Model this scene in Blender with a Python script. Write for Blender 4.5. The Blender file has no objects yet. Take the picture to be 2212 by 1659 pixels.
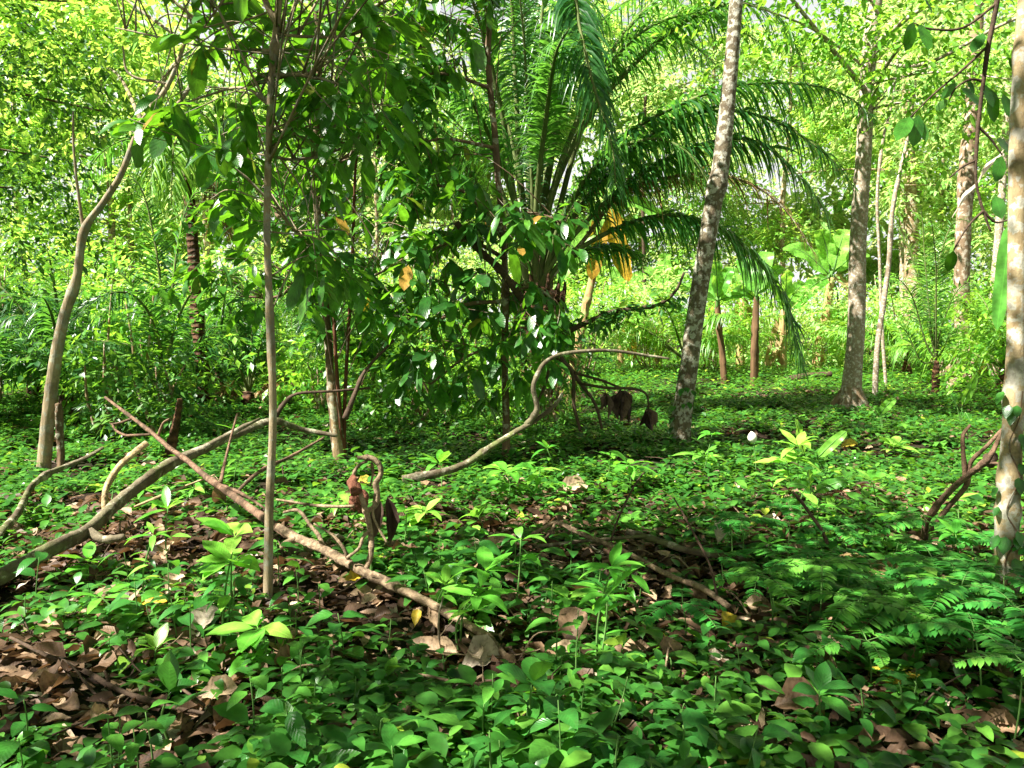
import bpy, math
import numpy as np
from mathutils import Vector
rng = np.random.default_rng(11)
PI = math.pi
scene = bpy.context.scene
col = scene.collection

# ------------------------------------------------------------------ camera maths
CAM_H, HORIZON, FPX = 1.5, 700.0, 1662.0
PITCH = math.atan((829.5 - HORIZON) / FPX)
def ray(u, v):
    x = (u - 1106) / FPX; z = -(v - 829.5) / FPX
    c, s = math.cos(PITCH), math.sin(PITCH)
    return np.array([x, c + z * s, -s + z * c])
def at(u, v, Y):
    r = ray(u, v)
    return np.array([0, 0, CAM_H]) + r * (Y / r[1])
def gz(x, y):
    x = np.asarray(x, float); y = np.asarray(y, float)
    return (0.035 * np.sin(1.3 * x + 0.7 * y) + 0.03 * np.sin(2.9 * y - 1.7 * x + 1) + 0.05 * np.sin(0.31 * x + 2) * np.cos(0.27 * y)
            + 0.014 * np.sin(6.1 * x + 2.2 * y) + 0.012 * np.sin(5.3 * y - 3.1 * x))
def gp(u, v):
    r = ray(u, v); z = 0.0
    for _ in range(6):
        t = (z - CAM_H) / r[2]
        p = np.array([0, 0, CAM_H]) + r * t
        z = float(gz(p[0], p[1]))
    p[2] = z
    return p
def on_ground(p, dz=0.0):
    return np.array([p[0], p[1], float(gz(p[0], p[1])) + dz])

# ------------------------------------------------------------------ materials
def nodes_of(name):
    m = bpy.data.materials.new(name); m.use_nodes = True
    nt = m.node_tree; nt.nodes.clear()
    return m, nt, nt.nodes, nt.links
def ramp(N, cols):
    r = N.new('ShaderNodeValToRGB'); e = r.color_ramp.elements
    while len(e) < len(cols): e.new(0.5)
    for i, (p, c) in enumerate(cols):
        e[i].position = p; e[i].color = (*c, 1)
    return r
def leaf_mat(name, cols, trans, tmix=0.35, rough=0.42, vein=0.0, spec=0.4, back=0.25, nveins=9.0, gain=1.3, blotch=0.0):
    cols = [(p_, tuple(min(c_ * gain, 0.7 + 0.05 * c_) for c_ in c)) for p_, c in cols]; trans = tuple(min(c_ * gain, 0.85) for c_ in trans)
    m, nt, N, L = nodes_of(name)
    out = N.new('ShaderNodeOutputMaterial')
    att = N.new('ShaderNodeAttribute'); att.attribute_name = 'tint'
    rp = ramp(N, cols); L.new(att.outputs['Fac'], rp.inputs[0])
    tc = N.new('ShaderNodeTexCoord')
    no = N.new('ShaderNodeTexNoise'); no.inputs['Scale'].default_value = 16; no.inputs['Detail'].default_value = 3
    L.new(tc.outputs['Object'], no.inputs['Vector'])
    hsv = N.new('ShaderNodeHueSaturation'); L.new(rp.outputs[0], hsv.inputs['Color'])
    mr = N.new('ShaderNodeMapRange'); mr.inputs['From Min'].default_value = 0.3; mr.inputs['From Max'].default_value = 0.7
    mr.inputs['To Min'].default_value = 0.6; mr.inputs['To Max'].default_value = 1.4
    L.new(no.outputs['Fac'], mr.inputs['Value'])
    val = mr.outputs['Result']; bumpn = None
    if vein > 0:
        uv = N.new('ShaderNodeSeparateXYZ'); L.new(tc.outputs['UV'], uv.inputs[0])
        sb = N.new('ShaderNodeMath'); sb.operation = 'SUBTRACT'; sb.inputs[1].default_value = 0.5; L.new(uv.outputs['X'], sb.inputs[0])
        ab = N.new('ShaderNodeMath'); ab.operation = 'ABSOLUTE'; L.new(sb.outputs[0], ab.inputs[0])
        ml = N.new('ShaderNodeMath'); ml.operation = 'MULTIPLY_ADD'; ml.inputs[1].default_value = -0.55; L.new(ab.outputs[0], ml.inputs[0]); L.new(uv.outputs['Y'], ml.inputs[2])
        sc = N.new('ShaderNodeMath'); sc.operation = 'MULTIPLY'; sc.inputs[1].default_value = nveins * 2 * PI; L.new(ml.outputs[0], sc.inputs[0])
        sn = N.new('ShaderNodeMath'); sn.operation = 'SINE'; L.new(sc.outputs[0], sn.inputs[0])
        pw = N.new('ShaderNodeMapRange'); pw.inputs['From Min'].default_value = 0.55; pw.inputs['From Max'].default_value = 1.0
        pw.inputs['To Min'].default_value = 0.0; pw.inputs['To Max'].default_value = vein; L.new(sn.outputs[0], pw.inputs['Value'])
        mid = N.new('ShaderNodeMapRange'); mid.inputs['From Min'].default_value = 0.0; mid.inputs['From Max'].default_value = 0.05
        mid.inputs['To Min'].default_value = vein * 2.0; mid.inputs['To Max'].default_value = 0.0; L.new(ab.outputs[0], mid.inputs['Value'])
        mx = N.new('ShaderNodeMath'); mx.operation = 'MAXIMUM'; L.new(pw.outputs[0], mx.inputs[0]); L.new(mid.outputs[0], mx.inputs[1])
        ad = N.new('ShaderNodeMath'); ad.operation = 'ADD'; L.new(val, ad.inputs[0]); L.new(mx.outputs[0], ad.inputs[1]); val = ad.outputs[0]
        bp = N.new('ShaderNodeBump'); bp.inputs['Strength'].default_value = 0.10; bp.inputs['Distance'].default_value = 0.004
        L.new(sn.outputs[0], bp.inputs['Height']); bumpn = bp
    L.new(val, hsv.inputs['Value'])
    if blotch > 0:
        nb = N.new('ShaderNodeTexNoise'); nb.inputs['Scale'].default_value = 55; nb.inputs['Detail'].default_value = 5; nb.inputs['Roughness'].default_value = 0.7; L.new(tc.outputs['Object'], nb.inputs['Vector'])
        rb = ramp(N, [(0.50, (0, 0, 0)), (0.66, (blotch,) * 3)]); L.new(nb.outputs['Fac'], rb.inputs[0])
        mbl = N.new('ShaderNodeMixRGB'); L.new(rb.outputs[0], mbl.inputs[0]); L.new(rp.outputs[0], mbl.inputs[1]); mbl.inputs[2].default_value = (0.06, 0.032, 0.015, 1); L.new(mbl.outputs[0], hsv.inputs['Color'])
    geo = N.new('ShaderNodeNewGeometry')
    mb = N.new('ShaderNodeMixRGB'); mb.blend_type = 'MIX'
    mf = N.new('ShaderNodeMath'); mf.operation = 'MULTIPLY'; mf.inputs[1].default_value = back; L.new(geo.outputs['Backfacing'], mf.inputs[0])
    L.new(mf.outputs[0], mb.inputs[0]); L.new(hsv.outputs[0], mb.inputs[1]); mb.inputs[2].default_value = (0.16, 0.27, 0.10, 1)
    p = N.new('ShaderNodeBsdfPrincipled'); p.inputs['Roughness'].default_value = rough
    p.inputs['Specular IOR Level'].default_value = spec
    L.new(mb.outputs[0], p.inputs['Base Color'])
    t = N.new('ShaderNodeBsdfTranslucent')
    tm = N.new('ShaderNodeMixRGB'); tm.blend_type = 'MIX'; tm.inputs[0].default_value = 0.65
    L.new(hsv.outputs[0], tm.inputs[1]); tm.inputs[2].default_value = (*trans, 1)
    tm2 = N.new('ShaderNodeMixRGB'); tm2.blend_type = 'MULTIPLY'; tm2.inputs[0].default_value = 1.0
    L.new(tm.outputs[0], tm2.inputs[1])
    cv = N.new('ShaderNodeCombineXYZ'); 
    for k in range(3): L.new(val, cv.inputs[k])
    L.new(cv.outputs[0], tm2.inputs[2]); L.new(tm2.outputs[0], t.inputs['Color'])
    if bumpn: L.new(bumpn.outputs[0], p.inputs['Normal'])
    mix = N.new('ShaderNodeMixShader'); mix.inputs[0].default_value = tmix
    L.new(p.outputs[0], mix.inputs[1]); L.new(t.outputs[0], mix.inputs[2])
    L.new(mix.outputs[0], out.inputs[0])
    return m
def bark_mat(name, c1, c2, lichen=None, lamt=0.5, scale=7.0, stretch=0.25, rings=0.0, bump=0.6, lscale=9.0, moss=None, gain=1.15, spots=0.0):
    c1, c2, lichen, moss = [None if c is None else tuple(min(q * gain, 0.78) for q in c) for c in (c1, c2, lichen, moss)]
    m, nt, N, L = nodes_of(name)
    out = N.new('ShaderNodeOutputMaterial'); tc = N.new('ShaderNodeTexCoord')
    mp = N.new('ShaderNodeMapping'); mp.inputs['Scale'].default_value = (1, 1, stretch); L.new(tc.outputs['Object'], mp.inputs[0])
    n1 = N.new('ShaderNodeTexNoise'); n1.inputs['Scale'].default_value = scale; n1.inputs['Detail'].default_value = 8; n1.inputs['Roughness'].default_value = 0.7
    L.new(mp.outputs[0], n1.inputs['Vector'])
    rp = ramp(N, [(0.32, c1), (0.68, c2)]); L.new(n1.outputs['Fac'], rp.inputs[0])
    colr = rp.outputs[0]
    h = n1.outputs['Fac']
    if moss:
        n3 = N.new('ShaderNodeTexNoise'); n3.inputs['Scale'].default_value = 2.3; n3.inputs['Detail'].default_value = 6; L.new(tc.outputs['Object'], n3.inputs['Vector'])
        r3 = ramp(N, [(0.46, (0, 0, 0)), (0.62, (1, 1, 1))]); L.new(n3.outputs['Fac'], r3.inputs[0])
        mm = N.new('ShaderNodeMixRGB'); L.new(r3.outputs[0], mm.inputs[0]); L.new(colr, mm.inputs[1]); mm.inputs[2].default_value = (*moss, 1); colr = mm.outputs[0]
    if lichen:
        n2 = N.new('ShaderNodeTexNoise'); n2.inputs['Scale'].default_value = lscale; n2.inputs['Detail'].default_value = 5; n2.inputs['Roughness'].default_value = 0.6
        L.new(tc.outputs['Object'], n2.inputs['Vector'])
        r2 = ramp(N, [(0.5 - 0.13 * (lamt - 0.4), (0, 0, 0)), (0.56 - 0.13 * (lamt - 0.4), (1, 1, 1))]); L.new(n2.outputs['Fac'], r2.inputs[0])
        mm = N.new('ShaderNodeMixRGB'); L.new(r2.outputs[0], mm.inputs[0]); L.new(colr, mm.inputs[1]); mm.inputs[2].default_value = (*lichen, 1); colr = mm.outputs[0]
    if spots > 0:
        n5 = N.new('ShaderNodeTexNoise'); n5.inputs['Scale'].default_value = 6.5; n5.inputs['Detail'].default_value = 9; n5.inputs['Roughness'].default_value = 0.75; L.new(tc.outputs['Object'], n5.inputs['Vector'])
        r5 = ramp(N, [(0.46, (0, 0, 0)), (0.58, (spots,) * 3)]); L.new(n5.outputs['Fac'], r5.inputs[0])
        m5 = N.new('ShaderNodeMixRGB'); L.new(r5.outputs[0], m5.inputs[0]); L.new(colr, m5.inputs[1]); m5.inputs[2].default_value = (0.055, 0.036, 0.022, 1); colr = m5.outputs[0]
    if rings > 0:
        w = N.new('ShaderNodeTexWave'); w.wave_type = 'BANDS'; w.bands_direction = 'Z'; w.inputs['Scale'].default_value = rings
        w.inputs['Distortion'].default_value = 3.5; w.inputs['Detail'].default_value = 4; w.inputs['Detail Scale'].default_value = 3; L.new(tc.outputs['Object'], w.inputs['Vector'])
        mm = N.new('ShaderNodeMixRGB'); mm.blend_type = 'MULTIPLY'; mm.inputs[0].default_value = 0.5
        L.new(colr, mm.inputs[1]); L.new(w.outputs['Color'], mm.inputs[2]); colr = mm.outputs[0]
        ad = N.new('ShaderNodeMath'); ad.operation = 'ADD'; L.new(h, ad.inputs[0]); L.new(w.outputs['Fac'], ad.inputs[1]); h = ad.outputs[0]
    p = N.new('ShaderNodeBsdfPrincipled'); p.inputs['Roughness'].default_value = 0.85; p.inputs['Specular IOR Level'].default_value = 0.2
    L.new(colr, p.inputs['Base Color'])
    b = N.new('ShaderNodeBump'); b.inputs['Strength'].default_value = bump; b.inputs['Distance'].default_value = 0.02
    L.new(h, b.inputs['Height']); L.new(b.outputs[0], p.inputs['Normal'])
    L.new(p.outputs[0], out.inputs[0])
    return m

M = {}
G3 = lambda d, m, l: [(0.0, d), (0.45, m), (0.86, l)]
M['herb'] = leaf_mat('herb leaf', [(0, (0.012, 0.060, 0.012)), (0.5, (0.026, 0.122, 0.018)), (0.88, (0.075, 0.22, 0.025)), (1, (0.18, 0.30, 0.03))], (0.13, 0.36, 0.015), 0.32, 0.30, vein=0.10, spec=0.45, blotch=0.18)
M['cover'] = leaf_mat('cover leaf', [(0, (0.013, 0.060, 0.011)), (0.5, (0.032, 0.125, 0.017)), (0.88, (0.09, 0.23, 0.028)), (1, (0.24, 0.31, 0.03))], (0.15, 0.37, 0.015), 0.33, 0.30, spec=0.45, blotch=0.15)
M['seedling'] = leaf_mat('seedling leaf', [(0, (0.03, 0.16, 0.018)), (0.6, (0.09, 0.30, 0.03)), (1, (0.24, 0.44, 0.06))], (0.22, 0.52, 0.03), 0.38, 0.32, vein=0.15, spec=0.45, nveins=14)
M['pinnate'] = leaf_mat('pinnate leaf', [(0, (0.018, 0.11, 0.025)), (0.6, (0.04, 0.20, 0.03)), (1, (0.13, 0.33, 0.04))], (0.10, 0.38, 0.03), 0.33, 0.45, spec=0.3)
M['broad'] = leaf_mat('broad leaf', [(0, (0.010, 0.048, 0.009)), (0.5, (0.024, 0.100, 0.013)), (0.9, (0.07, 0.20, 0.02)), (1.0, (0.26, 0.15, 0.03))], (0.16, 0.40, 0.008), 0.40, 0.30, vein=0.16, spec=0.5, blotch=0.3)
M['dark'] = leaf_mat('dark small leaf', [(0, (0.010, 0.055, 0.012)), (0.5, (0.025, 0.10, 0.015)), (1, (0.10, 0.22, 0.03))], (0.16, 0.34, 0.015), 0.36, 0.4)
M['mid'] = leaf_mat('mid green leaf', [(0, (0.03, 0.13, 0.015)), (0.5, (0.08, 0.24, 0.02)), (1, (0.20, 0.38, 0.04))], (0.36, 0.66, 0.04), 0.44, 0.38)
M['bright'] = leaf_mat('sunny leaf', [(0, (0.05, 0.15, 0.015)), (0.5, (0.095, 0.27, 0.03)), (1, (0.25, 0.45, 0.07))], (0.42, 0.74, 0.07), 0.48, 0.36, gain=1.5)  # sunlit brightness of the background is put into this leaf colour
M['far'] = leaf_mat('far leaf', [(0, (0.06, 0.17, 0.025)), (0.5, (0.115, 0.30, 0.06)), (1, (0.33, 0.50, 0.16))], (0.46, 0.78, 0.16), 0.48, 0.42, gain=1.75)  # overexposed daylight on far foliage is baked into this paler colour
M['palm'] = leaf_mat('palm leaflet', [(0, (0.012, 0.055, 0.016)), (0.5, (0.032, 0.115, 0.022)), (0.9, (0.09, 0.22, 0.035)), (1, (0.16, 0.28, 0.05))], (0.16, 0.42, 0.03), 0.38, 0.32, spec=0.5)
M['palmlight'] = leaf_mat('sunny palm leaflet', [(0, (0.04, 0.15, 0.02)), (0.5, (0.10, 0.25, 0.03)), (1, (0.25, 0.40, 0.04))], (0.38, 0.62, 0.04), 0.42, 0.4)  # lit copy of the palm leaflet, with sunlight put into its colour
M['drypalm'] = leaf_mat('dry palm leaflet', [(0, (0.10, 0.07, 0.03)), (0.5, (0.22, 0.15, 0.06)), (1, (0.36, 0.27, 0.13))], (0.42, 0.26, 0.06), 0.3, 0.6, spec=0.2, back=0, gain=1.1)
M['banana'] = leaf_mat('banana leaf', [(0, (0.03, 0.14, 0.02)), (0.5, (0.08, 0.24, 0.03)), (1, (0.18, 0.38, 0.06))], (0.36, 0.62, 0.05), 0.45, 0.35, vein=0.18, nveins=26)
M['bananay'] = leaf_mat('yellowed banana leaf', [(0, (0.30, 0.16, 0.02)), (0.5, (0.48, 0.28, 0.025)), (1, (0.60, 0.40, 0.05))], (0.75, 0.45, 0.03), 0.45, 0.5, vein=0.15, nveins=26, back=0, gain=1.1, blotch=0.6)
M['litter'] = leaf_mat('dead leaf', [(0, (0.035, 0.020, 0.012)), (0.35, (0.10, 0.060, 0.036)), (0.7, (0.23, 0.150, 0.088)), (0.9, (0.38, 0.285, 0.18)), (1, (0.46, 0.40, 0.31))], (0.30, 0.15, 0.05), 0.15, 0.55, vein=0.07, spec=0.25, back=0, gain=1.1, blotch=0.75)
M['yellow'] = leaf_mat('yellow leaf', [(0, (0.40, 0.22, 0.02)), (0.5, (0.50, 0.34, 0.03)), (1, (0.52, 0.44, 0.06))], (0.55, 0.40, 0.03), 0.3, 0.5, vein=0.06, spec=0.3, back=0, gain=1.1, blotch=0.5)
M['pale'] = leaf_mat('pale dead leaf', [(0, (0.20, 0.165, 0.12)), (0.5, (0.29, 0.25, 0.19)), (1, (0.40, 0.34, 0.26))], (0.4, 0.35, 0.25), 0.12, 0.6, vein=0.08, spec=0.25, back=0, gain=1.1, blotch=0.6)
M['deaddark'] = leaf_mat('blackened dead leaf', [(0, (0.02, 0.012, 0.010)), (0.5, (0.055, 0.034, 0.025)), (1, (0.16, 0.10, 0.075))], (0.10, 0.05, 0.03), 0.12, 0.6, vein=0.2, spec=0.25, back=0, gain=1.1)
M['bark_slim'] = bark_mat('slim bark', (0.15, 0.115, 0.065), (0.30, 0.24, 0.15), (0.29, 0.28, 0.21), 0.35, 22, 0.15, bump=0.7, lscale=13, spots=0.55)
M['bark_brown'] = bark_mat('brown bark', (0.06, 0.038, 0.022), (0.16, 0.105, 0.06), (0.30, 0.29, 0.22), 0.1, 16, 0.2, bump=0.6, spots=0.55)
M['bark_red'] = bark_mat('reddish bark', (0.05, 0.018, 0.010), (0.14, 0.055, 0.028), None, 0, 18, 0.15)
M['bark_tan'] = bark_mat('tan bark', (0.17, 0.11, 0.055), (0.30, 0.22, 0.12), (0.40, 0.38, 0.28), 0.3, 14, 0.2, spots=0.55)
M['bark_mottled'] = bark_mat('mottled bark', (0.065, 0.055, 0.032), (0.17, 0.14, 0.085), (0.37, 0.36, 0.29), 0.5, 22, 0.6, bump=0.9, lscale=15, spots=0.55)
M['bark_grey'] = bark_mat('grey bark', (0.15, 0.115, 0.075), (0.26, 0.21, 0.15), (0.36, 0.34, 0.29), 0.2, 14, 0.35, bump=0.5, lscale=24, spots=0.2, gain=1.35)
M['bark_pale'] = bark_mat('pale bark', (0.22, 0.15, 0.075), (0.38, 0.31, 0.18), (0.50, 0.48, 0.39), 0.5, 12, 0.4, bump=0.6, lscale=13, spots=0.55)
M['bark_root'] = bark_mat('russet bark', (0.10, 0.065, 0.038), (0.24, 0.17, 0.105), (0.36, 0.31, 0.24), 0.2, 8, 0.3)
M['log_grey'] = bark_mat('log bark', (0.07, 0.058, 0.036), (0.20, 0.17, 0.11), (0.30, 0.28, 0.20), 0.1, 26, 1.0, bump=0.6, moss=(0.09, 0.105, 0.035), spots=0.8)
M['log_tan'] = bark_mat('peeled log', (0.13, 0.085, 0.05), (0.36, 0.27, 0.17), None, 0, 34, 1.0, bump=0.8, spots=0.8)
M['log_red'] = bark_mat('red brown log', (0.075, 0.042, 0.026), (0.24, 0.15, 0.095), None, 0, 34, 1.0, bump=0.9, spots=0.8)
M['log_yellow'] = bark_mat('yellow wood', (0.26, 0.18, 0.09), (0.44, 0.34, 0.19), None, 0, 18, 1.0, bump=0.4, spots=0.8)
M['twig_dark'] = bark_mat('dark twig', (0.03, 0.02, 0.013), (0.085, 0.055, 0.035), None, 0, 25, 1.0)
M['palm_trunk'] = bark_mat('palm trunk', (0.03, 0.018, 0.010), (0.14, 0.065, 0.03), None, 0, 9, 0.5, rings=3.0, bump=1.0)
M['rachis'] = bark_mat('palm rachis', (0.05, 0.075, 0.02), (0.13, 0.15, 0.05), None, 0, 8, 0.4, bump=0.2)
M['stemgreen'] = bark_mat('green stem', (0.05, 0.12, 0.025), (0.10, 0.20, 0.05), None, 0, 12, 0.4, bump=0.1)
M['pseudostem'] = bark_mat('banana stem', (0.15, 0.075, 0.03), (0.40, 0.28, 0.13), (0.25, 0.30, 0.10), 0.3, 9, 0.12, bump=0.6)
M['pseudodark'] = bark_mat('dark banana stem', (0.05, 0.028, 0.014), (0.16, 0.095, 0.045), None, 0, 12, 0.12, bump=0.6)
M['nest'] = bark_mat('termite nest', (0.08, 0.028, 0.016), (0.24, 0.10, 0.06), None, 0, 26, 1.0, bump=1.0)
M['bud'] = bark_mat('white bud', (0.50, 0.50, 0.40), (0.66, 0.65, 0.55), None, 0, 6, 0.3, bump=0.1)

m, nt, N, L = nodes_of('forest floor'); out = N.new('ShaderNodeOutputMaterial'); tc = N.new('ShaderNodeTexCoord')
n1 = N.new('ShaderNodeTexNoise'); n1.inputs['Scale'].default_value = 9; n1.inputs['Detail'].default_value = 10; n1.inputs['Roughness'].default_value = 0.75; L.new(tc.outputs['Object'], n1.inputs['Vector'])
rp = ramp(N, [(0.3, (0.007, 0.005, 0.003)), (0.55, (0.026, 0.017, 0.011)), (0.75, (0.07, 0.046, 0.03))]); L.new(n1.outputs['Fac'], rp.inputs[0])  # soil colour darkened to deepen the black shade in gaps between leaves
n2 = N.new('ShaderNodeTexNoise'); n2.inputs['Scale'].default_value = 1.1; n2.inputs['Detail'].default_value = 6; L.new(tc.outputs['Object'], n2.inputs['Vector'])
r2 = ramp(N, [(0.48, (0, 0, 0)), (0.62, (0.6, 0.6, 0.6))]); L.new(n2.outputs['Fac'], r2.inputs[0])
mm = N.new('ShaderNodeMixRGB'); L.new(r2.outputs[0], mm.inputs[0]); L.new(rp.outputs[0], mm.inputs[1]); mm.inputs[2].default_value = (0.035, 0.07, 0.02, 1)
p = N.new('ShaderNodeBsdfPrincipled'); p.inputs['Roughness'].default_value = 0.95; p.inputs['Specular IOR Level'].default_value = 0.1; L.new(mm.outputs[0], p.inputs['Base Color'])
b = N.new('ShaderNodeBump'); b.inputs['Strength'].default_value = 0.9; b.inputs['Distance'].default_value = 0.04; L.new(n1.outputs['Fac'], b.inputs['Height']); L.new(b.outputs[0], p.inputs['Normal']); L.new(p.outputs[0], out.inputs[0])
M['ground'] = m

# ------------------------------------------------------------------ objects
def tag(o, label=None, cat=None, group=None, kind=None):
    if label: o['label'] = label
    if cat: o['category'] = cat
    if group: o['group'] = group
    if kind: o['kind'] = kind
    return o
def thing(name, loc, label, cat, group=None):
    o = bpy.data.objects.new(name, None); o.empty_display_size = 0.1; col.objects.link(o)
    o.location = Vector([float(c) for c in loc])
    return tag(o, label, cat, group)
class Geo:
    def __init__(s): s.v, s.f, s.t, s.uv, s.m, s.n = [], [], [], [], [], 0
    def add(s, v, f, tint=None, uv=None, mat=0):
        k = len(v)
        s.v.append(np.asarray(v, np.float32)); s.f.append(np.asarray(f, np.int64) + s.n)
        s.t.append(np.full(k, 0.5, np.float32) if tint is None else np.asarray(tint, np.float32))
        s.uv.append(np.zeros((k, 2), np.float32) if uv is None else np.asarray(uv, np.float32))
        s.m.append(np.full(len(f), mat, np.int32)); s.n += k
    def build(s, name, mats, parent=None, origin=None):
        me = bpy.data.meshes.new(name)
        v = np.concatenate(s.v); f = np.concatenate(s.f).astype(np.int32)
        if origin is None: origin = np.array(parent.matrix_basis.translation) if parent is not None and parent.type == 'EMPTY' else getattr(parent, 'get', lambda a, b: None)('_o', None)
        if parent is not None and parent.type == 'MESH': origin = np.array(parent.parent.matrix_basis.translation) if parent.parent else np.array(parent.location)
        if origin is not None: v = v - np.asarray(origin, np.float32)
        me.vertices.add(len(v)); me.vertices.foreach_set('co', v.ravel())
        me.loops.add(f.size); me.loops.foreach_set('vertex_index', f.ravel())
        me.polygons.add(len(f)); me.polygons.foreach_set('loop_start', np.arange(len(f), dtype=np.int32) * 4)
        me.polygons.foreach_set('material_index', np.concatenate(s.m))
        me.polygons.foreach_set('use_smooth', np.ones(len(f), bool))
        a = me.attributes.new('tint', 'FLOAT', 'POINT'); a.data.foreach_set('value', np.concatenate(s.t))
        ul = me.uv_layers.new(name='UVMap'); ul.data.foreach_set('uv', np.concatenate(s.uv)[f.ravel()].ravel())
        for mt in (mats if isinstance(mats, (list, tuple)) else [mats]): me.materials.append(mt)
        me.update(calc_edges=True)
        o = bpy.data.objects.new(name, me); col.objects.link(o)
        if parent is not None: o.parent = parent
        elif origin is not None: o.location = Vector([float(c) for c in origin])
        return o

def spline(P, n=6):
    P = np.asarray(P, float)
    if len(P) < 3:
        t = np.linspace(0, 1, n + 1)[:, None]; return P[0] * (1 - t) + P[-1] * t
    Q = np.vstack([2 * P[0] - P[1], P, 2 * P[-1] - P[-2]]); res = []
    for i in range(1, len(Q) - 2):
        a, b, c, d = Q[i - 1], Q[i], Q[i + 1], Q[i + 2]
        for t in np.linspace(0, 1, n, endpoint=False):
            res.append(0.5 * (2 * b + (c - a) * t + (2 * a - 5 * b + 4 * c - d) * t * t + (3 * b - a - 3 * c + d) * t ** 3))
    res.append(P[-1]); return np.array(res)
def resample_r(r, n):
    r = np.atleast_1d(np.asarray(r, float)); return np.interp(np.linspace(0, 1, n), np.linspace(0, 1, len(r)), r)
def tube(g, P, r, sides=10, n=6, rough=0.06, mat=0, tint=0.5, wob=0.0, smooth=True, knots=0):
    P = spline(P, n) if smooth else np.asarray(P, float)
    K = len(P); r = resample_r(r, K).copy()
    if wob: P = P + np.cumsum(rng.normal(0, wob, (K, 3)), 0) * np.linspace(0, 1, K)[:, None] * np.linspace(1, 0, K)[:, None]
    for _ in range(knots):
        c = rng.uniform(0.08, 0.95); r *= 1 + 0.22 * np.exp(-((np.linspace(0, 1, K) - c) / 0.018) ** 2)
    T = np.gradient(P, axis=0); T /= np.linalg.norm(T, axis=1)[:, None] + 1e-9
    up = np.array([0.31, 0.2, 0.93]) if abs(T[0][2]) < 0.8 else np.array([0.9, 0.35, 0.1])
    a = np.cross(T[0], up); a /= np.linalg.norm(a); A = [a]
    for i in range(1, K):
        a = A[-1] - T[i] * A[-1].dot(T[i]); A.append(a / np.linalg.norm(a))
    A = np.array(A); B = np.cross(T, A)
    th = np.arange(sides) * 2 * PI / sides
    ph = rng.uniform(0, 6.3, 3); along = np.linspace(0, 1, K)[:, None]
    rr = r[:, None] * (1 + rough * (np.sin(2 * th[None] + ph[0] + 5 * along) + 0.7 * np.sin(3 * th[None] + ph[1] - 7 * along)) + rng.normal(0, rough * 0.5, (K, sides)))
    V = P[:, None] + A[:, None] * (np.cos(th)[None, :, None] * rr[..., None]) + B[:, None] * (np.sin(th)[None, :, None] * rr[..., None])
    V = V.reshape(-1, 3)
    i = np.arange(K - 1)[:, None] * sides; j = np.arange(sides)[None]; j2 = (j + 1) % sides
    F = np.stack([i + j, i + j2, i + sides + j2, i + sides + j], -1).reshape(-1, 4)
    base = len(V)
    V = np.vstack([V, P[0], P[-1] + T[-1] * r[-1] * 0.4])
    C = []
    for q in range(0, sides, 2):
        C.append([q, base, (q + 2) % sides, (q + 1) % sides]); o = (K - 1) * sides
        C.append([o + q, o + (q + 1) % sides, o + (q + 2) % sides, base + 1])
    g.add(V, np.vstack([F, C]), np.full(len(V), tint), None, mat)
    return P

SH = {'ovate': (0.62, 0.95), 'obovate': (0.95, 0.60), 'lance': (0.75, 1.0), 'strap': (0.25, 0.35), 'oval': (0.6, 0.6), 'spear': (0.35, 1.1)}
def tpl(shape, nseg=5, fold=0.18, wave=0.0, petiole=0.08, cross=3):
    a, b = SH[shape]; s = np.linspace(0, 1, nseg + 1)
    w = np.maximum(s, 1e-4) ** a * np.maximum(1 - s, 1e-4) ** b
    pk = a / (a + b); w = w / (pk ** a * (1 - pk) ** b) * 0.5
    w = np.maximum(w, 0.012)
    if petiole: s = s * (1 - petiole) + petiole; s = np.r_[0, s]; w = np.r_[0.012, w]
    xs = np.linspace(-1, 1, cross)
    V, U = [], []
    for si, wi in zip(s, w):
        for x in xs:
            V.append([x * wi, si, fold * abs(x) * wi + wave * math.sin(si * 17 + (2 if x > 0 else 0)) * abs(x) * wi]); U.append([0.5 + 0.5 * x * wi * 2, si])
    F = []
    for i in range(len(s) - 1):
        for c in range(cross - 1):
            k = i * cross + c; F.append([k, k + 1, k + cross + 1, k + cross])
    return np.array(V), np.array(F), np.array(U)
def nrm(a): return a / (np.linalg.norm(a, axis=-1, keepdims=True) + 1e-9)
def leaves(g, P, D, Nn, Ln, W, T, tint, bend=0.25, curl=0.0, mat=0):
    tv, tf, tu = T; n = len(P); k = len(tv)
    P = np.asarray(P, float); D = nrm(np.asarray(D, float)); Nn = np.asarray(Nn, float)
    X = nrm(np.cross(D, Nn)); Z = np.cross(X, D)
    Ln = np.broadcast_to(Ln, (n,)).astype(float); W = np.broadcast_to(W, (n,)).astype(float); bend = np.broadcast_to(bend, (n,)); curl = np.broadcast_to(curl, (n,))
    x = tv[None, :, 0] * (W * Ln)[:, None]; s = tv[None, :, 1]; y = s * Ln[:, None] * (1 - 0.2 * np.abs(bend[:, None]) * s * s)
    z = tv[None, :, 2] * (W * Ln)[:, None] + curl[:, None] * (tv[None, :, 0] * W[:, None]) ** 2 * Ln[:, None] * 4
    V = P[:, None] + x[..., None] * X[:, None] + y[..., None] * D[:, None] + z[..., None] * Z[:, None]
    V[..., 2] -= bend[:, None] * s * s * Ln[:, None]
    F = tf[None] + (np.arange(n) * k)[:, None, None]
    g.add(V.reshape(-1, 3), F.reshape(-1, 4), np.repeat(np.broadcast_to(tint, (n,)), k), np.tile(tu, (n, 1)), mat)
T_OV5 = tpl('ovate', 6, 0.22, 0.10); T_OV3 = tpl('ovate', 3, 0.2); T_OB6 = tpl('obovate', 7, 0.16, 0.14, 0.07); T_OV2 = tpl('oval', 2, 0.15, 0, 0)
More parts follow.
